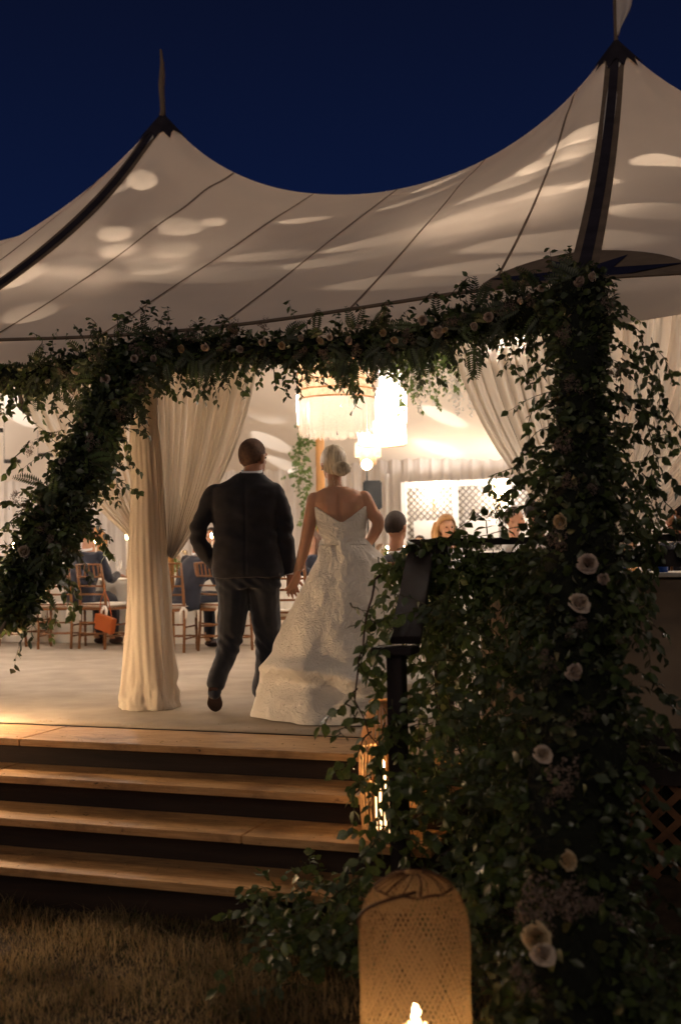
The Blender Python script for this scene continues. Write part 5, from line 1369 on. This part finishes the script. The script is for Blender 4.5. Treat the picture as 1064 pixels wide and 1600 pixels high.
for x in (540, 552, 640, 655, 735, 745, 310, 300):  # hanging pinnate leaves
    P.fern(at(x, 560 - (x > 600) * 18, 6.42), (rnd.uniform(-.3, .3), -.1, -1), .20, .035, 1, .2)
P.finish(MATS, 260)
for x, y, s_, k in ((283, 545, .038, 1), (320, 543, .040, 0), (170, 590, .034, 3), (440, 540, .036, 1), (500, 533, .03, 1), (515, 527, .03, 0), (545, 532, .034, 2), (470, 528, .03, 3), (598, 520, .03, 1), (683, 519, .040, 0), (695, 516, .03, 1), (740, 510, .036, 3), (616, 532, .034, 1), (660, 500, .035, 2), (763, 495, .032, 2), (845, 450, .03, 2),
                    (120, 578, .035, 2), (75, 596, .03, 3), (145, 560, .03, 2), (375, 545, .03, 2), (410, 535, .03, 3), (812, 470, .03, 0), (560, 510, .028, 2), (240, 560, .034, 2)):
    flower(ga, ROSES[k], at(x, y, 6.36), s_)
for x, y, s_ in ((215, 545, .085), (195, 575, .07), (250, 530, .06), (298, 520, .06), (365, 510, .055), (412, 505, .05), (350, 540, .06), (560, 545, .06), (590, 500, .05), (640, 525, .07), (700, 505, .07), (720, 495, .05), (790, 480, .08), (830, 470, .06), (160, 560, .06), (100, 580, .06), (470, 550, .06), (505, 550, .05), (610, 545, .05)):
    flower(ga, rnd.choice(CLUST), at(x, y, 6.42), s_, name='flower_cluster')

# ---- leaning garland on the left guy rope
gl = empty('leaning_garland', (0, 0, 0), 0, 'thick leafy garland slanting down the guy rope at the left edge', 'garland')
P = Plant(gl)
tpl = Vector((-3.76, 6.55, 2.36)); bpl = Vector((-3.45, 3.6, GZ)); path = [tpl.lerp(bpl, t) for t in (0, .08, .2, .34, .46, .54)]; rad = [.14, .19, .20, .22, .20, .08]
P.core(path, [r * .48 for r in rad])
P.fill(path, rad, 5200, .05, .28, 0); P.fill(path, rad, 2300, .052, .28, 1); P.fill(path, rad, 500, .045, .25, 2)
for k in range(120):
    t = rnd.uniform(0, .50); c = tpl.lerp(bpl, t); a = rnd.uniform(0, 6.28); r = .18
    P.strand(c + Vector((math.cos(a) * r, rnd.uniform(-.1, .1), math.sin(a) * r)), (math.cos(a), rnd.uniform(-.4, .2), math.sin(a) - .5), rnd.uniform(.10, .30), .052, .028, .5, mk=rmk())
for pts in ([(150, 660), (172, 690), (185, 725), (170, 750)], [(140, 720), (170, 735), (190, 752), (215, 770)], [(110, 800), (140, 822), (160, 845), (172, 865)], [(60, 900), (75, 930), (60, 950)], [(20, 920), (18, 960), (10, 990)], [(30, 640), (22, 620), (8, 650)],
            [(170, 625), (195, 622), (212, 612)], [(45, 690), (25, 720), (10, 740)], [(130, 830), (150, 842), (168, 852), (178, 868)]):
    P.path([at(x, y, 5.6) for x, y in pts], .055, .024, mk=1)
for k in range(26): a = rnd.uniform(0, 6.28); c = tpl.lerp(bpl, rnd.uniform(.05, .55)); P.fern(c + Vector((math.cos(a), -.3, math.sin(a))) * .15, (math.cos(a), -.2, math.sin(a) - .3), rnd.uniform(.12, .2), .035, rmk(), .8)
P.finish(MATS, 260)
for x, y, s_, k, Y in ((82, 797, .040, 1, 5.35), (38, 862, .042, 3, 5.1), (165, 592, .036, 2, 6.1), (210, 560, .035, 2, 6.3), (130, 668, .035, 2, 5.85), (98, 720, .03, 2, 5.6)): flower(gl, ROSES[k], at(x, y, Y), s_)
for x, y, s_, Y in ((185, 640, .08, 6.0), (150, 690, .08, 5.7), (60, 800, .06, 5.3), (60, 830, .07, 5.2), (30, 780, .07, 5.3), (90, 850, .08, 5.2), (45, 700, .05, 5.9), (215, 600, .07, 6.2), (120, 610, .06, 6.2)): flower(gl, rnd.choice(CLUST), at(x, y, Y), s_, name='flower_cluster')

# ---- tall garland down the right guy rope
gr_ = empty('pillar_garland', (0, 0, 0), 0, 'tall dense column of vines and roses from the eave to the ground on the right', 'garland')
P = Plant(gr_)
tpr = Vector((-.86, 6.5, 2.50)); bpr = Vector((-.55, 3.62, GZ)); ts = (0, .06, .15, .3, .45, .6, .75, .9, 1.0); path = [tpr.lerp(bpr, t) for t in ts]; rad = [.22, .25, .17, .19, .24, .27, .29, .28, .27]
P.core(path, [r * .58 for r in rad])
P.fill(path, rad, 7000, .050, .29, 0, .8); P.fill(path, rad, 3000, .052, .29, 1, .8); P.fill(path, rad, 700, .045, .28, 2, .8)
for k in range(150):
    t = rnd.uniform(0, .97); c = tpr.lerp(bpr, t); a = rnd.uniform(0, 6.28); r = .10 + .12 * t
    P.strand(c + Vector((math.cos(a) * r, rnd.uniform(-.2, .1), math.sin(a) * r)), (math.cos(a), rnd.uniform(-.5, .2), math.sin(a) * .6 - .4), rnd.uniform(.12, .38), .055, .030, .5, mk=rmk())
for pts, lf in (([(860, 560), (835, 575), (812, 590), (795, 560)], .05), ([(850, 585), (830, 600), (815, 570)], .05), ([(870, 640), (845, 625), (825, 660), (832, 700)], .06), ([(860, 700), (830, 700), (800, 730), (770, 745), (768, 765)], .06), ([(850, 720), (820, 740), (800, 770)], .06),
                ([(950, 500), (990, 510), (1005, 530), (995, 570)], .045), ([(960, 540), (1000, 560), (1030, 550), (1040, 565)], .045), ([(970, 560), (1010, 580), (1025, 600), (1030, 640)], .055), ([(960, 600), (1000, 640), (1020, 700), (1015, 760)], .06),
                ([(970, 660), (1010, 690), (1040, 680), (1060, 700)], .06), ([(960, 720), (1000, 760), (1040, 740), (1062, 765)], .065), ([(970, 760), (1010, 800), (1030, 860), (1020, 900)], .06), ([(975, 790), (1000, 850), (990, 920), (1000, 960)], .06),
                ([(990, 640), (1035, 655), (1045, 690)], .05), ([(960, 680), (990, 740), (1005, 800), (1008, 850)], .06), ([(980, 820), (1030, 830), (1060, 810)], .06), ([(1000, 740), (1050, 800), (1060, 860)], .06), ([(850, 760), (820, 790), (790, 800), (765, 800)], .055)):
    P.path([at(x, y, 5.75) for x, y in pts], lf, .026, mk=rnd.choice((0, 1)))
for k in range(30):
    x = rnd.uniform(950, 1040); y = rnd.uniform(520, 900) ; P.strand(at(x, y, rnd.uniform(5.4, 6.1)), (rnd.uniform(-.5, .5), -.2, -.6), rnd.uniform(.15, .45), .052, .032, .5, mk=rmk())
for d_ in (((-1, -.2, .5)), ((-.9, -.2, .9)), ((-.5, 0, 1)), ((-1, -.3, .1))): P.fern(at(905, 440, 6.35), d_, .2, .04, 0, .8)
P.finish(MATS, 300)
for x, y, s_, k in ((915, 500, .044, 0), (938, 530, .042, 2), (893, 497, .036, 1), (905, 440, .036, 2), (925, 432, .03, 3)): flower(gr_, ROSES[k], at(x, y, 6.15), s_)
def on_rope(px, py, off=.29):
    d = ray(px, py); best = None
    for t in np.linspace(0, 1, 200):
        c = tpr.lerp(bpr, t); k = (c - CP).dot(d) / d.dot(d); q = CP + d * k; e = (q - c).length
        if best is None or e < best[0]: best = (e, q)
    q = best[1]; return q + (CP - q).normalized() * off
for x, y, s_, k in ((875, 815, .054, 1), (918, 880, .054, 2), (905, 942, .050, 0), (897, 1050, .048, 2), (848, 1178, .044, 0), (887, 1345, .052, 1), (838, 1466, .062, 1), (848, 1490, .045, 0), (942, 905, .04, 2)): flower(gr_, ROSES[k], on_rope(x, y), s_)
for x, y, s_ in ((893, 752, .05), (905, 748, .045), (925, 760, .04), (880, 690, .06), (900, 600, .07), (870, 840, .07), (860, 1030, .06), (880, 1210, .08), (870, 1240, .07), (905, 1120, .06), (840, 1400, .09), (890, 1400, .08), (845, 1425, .07), (820, 1530, .07), (960, 580, .05), (900, 980, .06), (950, 470, .06), (880, 520, .06), (905, 1420, .06)):
    flower(gr_, rnd.choice(CLUST), on_rope(x, y, .25), s_, name='flower_cluster')

# ---- vines over the railing
rv = empty('railing_vines', (0, 0, 0), 0, 'leafy green vines draped over the railing and trailing down to the ground beside the steps', 'vine')
P = Plant(rv)
for k in range(88):
    px_ = rnd.uniform(625, 850); a = at(px_, 850, rnd.uniform(5.60, 5.85)); a.z = 1.04 + rnd.uniform(-.1, .02)
    P.strand(a, (rnd.uniform(-.5, .5), rnd.uniform(-.6, .0), rnd.uniform(-.9, -.1)), rnd.uniform(.2, .85), .058, .032, .75, wob=.6, mk=rnd.choice((0, 0, 1)), skip=.1)
for k in range(84):
    px_ = rnd.uniform(665, 820); Yv = rnd.uniform(4.9, 5.6); a = at(px_, 900, Yv); a.z = rnd.uniform(-.05, .85)
    P.strand(a, (rnd.uniform(-.7, .7), rnd.uniform(-.5, .3), rnd.uniform(-.6, .3)), rnd.uniform(.3, .9), .060, .034, .7, wob=.7, mk=rnd.choice((0, 1, 1, 2)), skip=.12)
for k in range(70):
    px_ = rnd.uniform(650, 830); Yv = rnd.uniform(4.3, 5.0); a = at(px_, 1300, Yv); a.z = rnd.uniform(-.45, .1)
    P.strand(a, (rnd.uniform(-.7, .7), rnd.uniform(-.6, .3), rnd.uniform(-.3, .6)), rnd.uniform(.25, .6), .058, .034, .5, wob=.7, mk=rnd.choice((0, 1, 2)), skip=.1)
for pts in ([(640, 850), (690, 840), (740, 838), (790, 828), (840, 815)], [(700, 842), (725, 820), (750, 800)], [(620, 860), (650, 850), (700, 845), (760, 850)], [(790, 828), (775, 800), (770, 780), (785, 770)], [(640, 850), (620, 870), (605, 890), (590, 900)], [(660, 850), (650, 880), (670, 920)],
            [(590, 870), (600, 900), (625, 930), (640, 900)], [(740, 838), (720, 832), (690, 848)], [(760, 832), (758, 815), (742, 800)]):
    P.path([at(x, y, 5.68) for x, y in pts], .060, .030, mk=1, wr=.34)
P.fill([at(x, y, 5.65) for x, y in ((605, 885), (650, 895), (720, 895), (830, 890))], [.05, .09, .10, .12], 480, .052, .3, 0)
P.fill([at(690, 950, 5.5), at(740, 1100, 5.3), at(770, 1250, 5.0), at(790, 1420, 4.6)], [.12, .16, .2, .25], 650, .05, .3, 0)
P.finish(['leaf', 'leaf', 'leaf_pale'], 300)
# ---- vine climbing the lower post and the steps' end
pv = empty('post_vine', (0, 0, 0), 0, 'thin reddish twig and loose leafy vine wound round the lower railing post', 'vine')
P = Plant(pv)
P.path([at(x, y, 4.72) for x, y in ((594, 898), (588, 915), (577, 950), (570, 985), (563, 1030), (557, 1075), (560, 1110), (575, 1145), (595, 1175))], .05, .05, mk=1, twig=True, r=.0045, skip=.55)
for pts in ([(545, 945), (560, 950), (575, 955)], [(575, 960), (585, 975), (600, 965), (612, 985)], [(557, 1075), (540, 1100), (515, 1120), (500, 1135)], [(560, 1110), (545, 1130), (525, 1150)], [(540, 1100), (560, 1125), (585, 1120)], [(575, 1145), (560, 1175), (550, 1200), (565, 1230)],
            [(600, 1130), (590, 1180), (600, 1240), (585, 1290), (575, 1340), (570, 1380)], [(615, 1130), (630, 1190), (612, 1250), (640, 1310), (630, 1350)], [(550, 1200), (530, 1190), (520, 1210)], [(565, 1230), (548, 1250), (558, 1280), (545, 1300)], [(595, 1010), (585, 1040), (590, 1080), (580, 1100)],
            [(625, 1140), (650, 1160), (660, 1200), (650, 1240)], [(575, 1000), (565, 1040), (575, 1060)], [(600, 1200), (570, 1215), (545, 1235)]):
    P.path([at(x, y, rnd.uniform(4.6, 4.85)) for x, y in pts], .058, .030, mk=rnd.choice((0, 1)), wr=.32)
for k in range(14): P.strand(at(rnd.uniform(595, 660), rnd.uniform(1090, 1330), rnd.uniform(4.6, 4.9)), (rnd.uniform(-1, 1), rnd.uniform(-.5, .2), rnd.uniform(-.6, .4)), rnd.uniform(.12, .3), .055, .032, .5, mk=rnd.choice((0, 1)))
P.finish(['leaf', 'leaf', 'leaf_pale'], 220)
# ---- low sprawling vine on the grass at the foot of the steps
lv = empty('trailing_vine', (0, 0, 0), 0, 'low leafy vine sprawling over the grass left of the big bamboo lantern', 'vine')
P = Plant(lv)
for pts in ([(600, 1290), (575, 1330), (555, 1345), (540, 1365), (520, 1378)], [(585, 1352), (560, 1372), (530, 1395), (500, 1415), (460, 1430), (432, 1418)], [(560, 1375), (535, 1400), (515, 1440), (480, 1465)], [(530, 1395), (500, 1380), (470, 1385), (450, 1400)], [(460, 1430), (430, 1440), (408, 1420), (400, 1412)],
            [(580, 1390), (560, 1440), (520, 1480), (480, 1500)], [(570, 1420), (540, 1470), (500, 1520)], [(500, 1415), (480, 1450), (440, 1470), (420, 1500)], [(545, 1500), (510, 1490), (470, 1510), (440, 1530)], [(560, 1345), (545, 1350), (538, 1380)]):
    P.path([at(x, y, 4.25 + .002 * (1400 - y)) for x, y in pts], .062, .030, mk=rnd.choice((0, 1, 2)), wr=.32, r=.0035, pend=.8)
for k in range(95):
    b = atz(rnd.uniform(420, 585), rnd.uniform(1440, 1560), GZ + .02); b.z = GZ + rnd.uniform(.02, .18)
    P.strand(b, (rnd.uniform(-1, .4), rnd.uniform(-.6, .6), rnd.uniform(.2, 1.2)), rnd.uniform(.12, .34), .055, .034, .4, mk=rnd.choice((0, 1, 2)), wr=.3)
P.finish(['leaf', 'leaf', 'leaf_pale'], 260)
# ---- bushy greenery around the foot of the flower column
sb = empty('flower_bed', (0, 0, 0), 0, 'dark bushy greenery and faded blooms on the ground around the foot of the flower column', 'flower bed')
P = Plant(sb)
for k in range(230):
    x = rnd.uniform(-1.15, 0.45); y = rnd.uniform(3.5, 4.7); b = Vector((x, y, GZ + .02))
    if (b - Vector((L1p.x, L1p.y, GZ))).length < .3: continue
    P.strand(b, (rnd.gauss(0, .5), rnd.gauss(-.1, .5), 1), rnd.uniform(.2, .55) * (1 if x > -.9 else .5), .05, .034, .22, wob=.6, mk=rnd.choice((0, 0, 1, 2)), wr=.28)
P.finish(MATS, 200)
for x, y, s_ in ((905, 1400, .07), (930, 1410, .06), (800, 1560, .06), (830, 1520, .06), (1000, 1500, .07), (960, 1440, .05)):
    flower(sb, rnd.choice(CLUST), at(x, y, 3.9), s_, name='flower_cluster')

# ---- greenery inside the tent
gi = empty('greenery_chandelier', tuple(atd(690, 560, 11.5)), 0, 'hanging cloud of bright green leaves and white wisteria right of the slim pendant lamps', 'hanging greenery')
P = Plant(gi)
P.fill([Vector((-.45, 0, .15)), Vector((.0, 0, .10)), Vector((.25, .1, .15))], [.3, .34, .28], 1500, .07, .28, 'leaf_in', 1.0)
for k in range(36): P.strand(Vector((rnd.uniform(-.5, .4), rnd.uniform(-.25, .25), rnd.uniform(-.2, .1))), (0, 0, -1), rnd.uniform(.1, .45), .06, .04, .8, mk='leaf_in')
for k in range(40):
    x, y = rnd.uniform(-.5, .4), rnd.uniform(-.3, .3); z0 = rnd.uniform(-.2, 0); l = rnd.uniform(.15, .45)
    for j in range(int(l / .018)): P.leaf(Vector((x + rnd.gauss(0, .012), y + rnd.gauss(0, .012), z0 - j * .018)), Vector((rnd.gauss(0, 1), rnd.gauss(0, 1), -.5)), Vector((0, -1, .5)), .03, .4, 'wisteria')
P.finish(['leaf_in'], 0)
cz = roof_z(gi.location.x, gi.location.y) - gi.location.z
for s_ in (-.4, .3): MB().tube([(s_, 0, .2), (s_, 0, cz)], .005, 5).build('cord', M['black'], gi)
pg = empty('pole_garland', (PEAKX[2], ROWS[1], 0.01), 0, 'green smilax twined up the far wooden tent pole between the couple', 'garland')
P = Plant(pg)
pts = [Vector((.10 * math.cos(t * 9), .10 * math.sin(t * 9), .9 + t * 3.4)) for t in np.linspace(0, 1, 40)]
P.fill(pts, [.12] * 40, 900, .075, .28, 'leaf_in'); 
for k in range(40): P.strand(pts[rnd.randrange(40)], (rnd.gauss(0, 1), rnd.gauss(0, 1), -.3), rnd.uniform(.15, .4), .07, .05, .5, mk='leaf_in')
P.finish(['leaf_in'], 0)
# low flower centrepieces
def centre(cx, cy, z, label, r=.16, n=9):
    o = empty('centrepiece', (cx, cy, z), 0, label, 'flower arrangement')
    MB().lathe([(0, 0), (.06, 0), (.075, .09), (.06, .11), (0, .10)], seg=16).build('bowl', M['whitewood'], o, True)
    P = Plant(o); P.fill([Vector((-r * .6, 0, .16)), Vector((r * .6, 0, .16))], [r, r], 260, .05, .28, 'leaf_in'); P.finish(['leaf_in'], 0)
    for k in range(n):
        a = rnd.uniform(0, 6.28); flower(o, ROSES[rnd.randrange(4)], (math.cos(a) * r * 1.1, math.sin(a) * r * .9, .18 + rnd.uniform(0, .12)), .05, (math.cos(a), math.sin(a), 1))
for a in ((-9.0, 12.15, 'low flowers at the left end of the long left table'), (-7.7, 12.15, 'low flowers on the long left table, left of its middle'), (-6.5, 12.15, 'low flowers on the long left table, right of its middle'), (-5.45, 12.1, 'low flowers at the right end of the long left table')): centre(a[0], a[1], .765, a[2])
centre(-2.9, 9.6, .765, 'low flowers on the white table between the man in navy and the blond woman'); centre(-5.2, 15.4, .765, 'low flowers on the far table between the couple', .2); centre(-1.5, 10.9, .765, 'low flowers on the right table behind the railing')

# ------------------------------------------------------------------ grass
def grass(name, n, x0, x1, y0, y1, mk, hmin, hmax, seed, keep=None):
    g_ = np.random.default_rng(seed)
    x = g_.uniform(x0, x1, n); y = g_.uniform(y0, y1, n)
    cl = np.sin(x * 5.1 + 1.7 * np.sin(y * 4.3)) * np.sin(y * 6.7 + 1.3 * np.sin(x * 3.9 + 1)) * .5 + .5
    h = g_.uniform(hmin, hmax, n) ** 1.0 * (.35 + 1.0 * cl * g_.uniform(.5, 1.3, n)); a = g_.uniform(0, 6.283, n); lean = g_.normal(0, 1.0, n) * h; w = g_.uniform(.0010, .0026, n)
    z = np.array([GZ - .012 + .02 * noise.noise(Vector((a_ * .7, b_ * .7, 0))) for a_, b_ in zip(x.tolist(), y.tolist())])
    dx, dy = np.cos(a), np.sin(a); px_, py_ = -dy * w, dx * w
    V_ = np.stack([np.stack([x - px_, y - py_, z], 1), np.stack([x + px_, y + py_, z], 1),
                   np.stack([x - px_ * .8 + dx * lean * .35, y - py_ * .8 + dy * lean * .35, z + h * .55], 1), np.stack([x + px_ * .8 + dx * lean * .35, y + py_ * .8 + dy * lean * .35, z + h * .55], 1),
                   np.stack([x + dx * lean, y + dy * lean, z + h * .95], 1)], 1)
    F_ = np.array([(0, 1, 3), (0, 3, 2), (2, 3, 4)])[None] + (np.arange(n) * 5)[:, None, None]
    o = link(name, np_mesh(name, V_.reshape(-1, 3), F_.reshape(-1, 3)), M[mk], None, 'stuff'); return o
M['grass_dry'] = mat('dry_grass', (0.34, 0.23, 0.10), 0.8, .6, 1.6, trans=.3, col2=(.66, .48, .25))
M['grass_green'] = mat('green_grass', (0.075, 0.085, 0.03), 0.8, .3, 3, trans=.25, col2=(.11, .12, .04))
for nm, n, mk, a, b, sd, lb in (('tall_grass', 5200, 'grass_dry', .06, .13, 9, 'longer pale grass blades sticking up in front of the bottom step'), ('dry_grass', 62000, 'grass_dry', .025, .075, 5, 'short dry straw coloured grass in front of the steps'), ('green_grass', 30000, 'grass_green', .02, .065, 6, 'short green blades mixed through the dry grass')):
    tag(grass(nm, n, -4.2, 1.6, 2.9 if n > 9000 else 3.8, 4.80, mk, a, b, sd), lb, 'grass')

# ------------------------------------------------------------------ litter on the steps and the carpet edge
lm = MB()
for k in range(230):
    i = rnd.randrange(5)
    if i == 4: x, y, z = rnd.uniform(-5, -1.4), 6.0 + abs(rnd.gauss(0, .10)), .014
    else: yf, zt2 = STEP[i]; x, y, z = rnd.uniform(-5, -1.5), rnd.uniform(yf + .01, yf + .26), zt2 + .002
    a = rnd.uniform(0, 3.14); l = rnd.uniform(.004, .020) * (2.2 if rnd.random() < .12 else 1); w = rnd.uniform(.0012, .003); dx, dy = math.cos(a), math.sin(a)
    lm.add([(x - dy * w, y + dx * w, z), (x + dy * w, y - dx * w, z), (x + dx * l, y + dy * l, z + rnd.uniform(0, .006)), (x + dx * l * .5 - dy * w, y + dy * l * .5 + dx * w, z + .004)], [(0, 1, 2, 3)])
tag(lm.build('leaf_litter', M['grass_dry'], kind='stuff'), 'tiny bits of dry grass and petals scattered over the steps and carpet edge', 'litter')
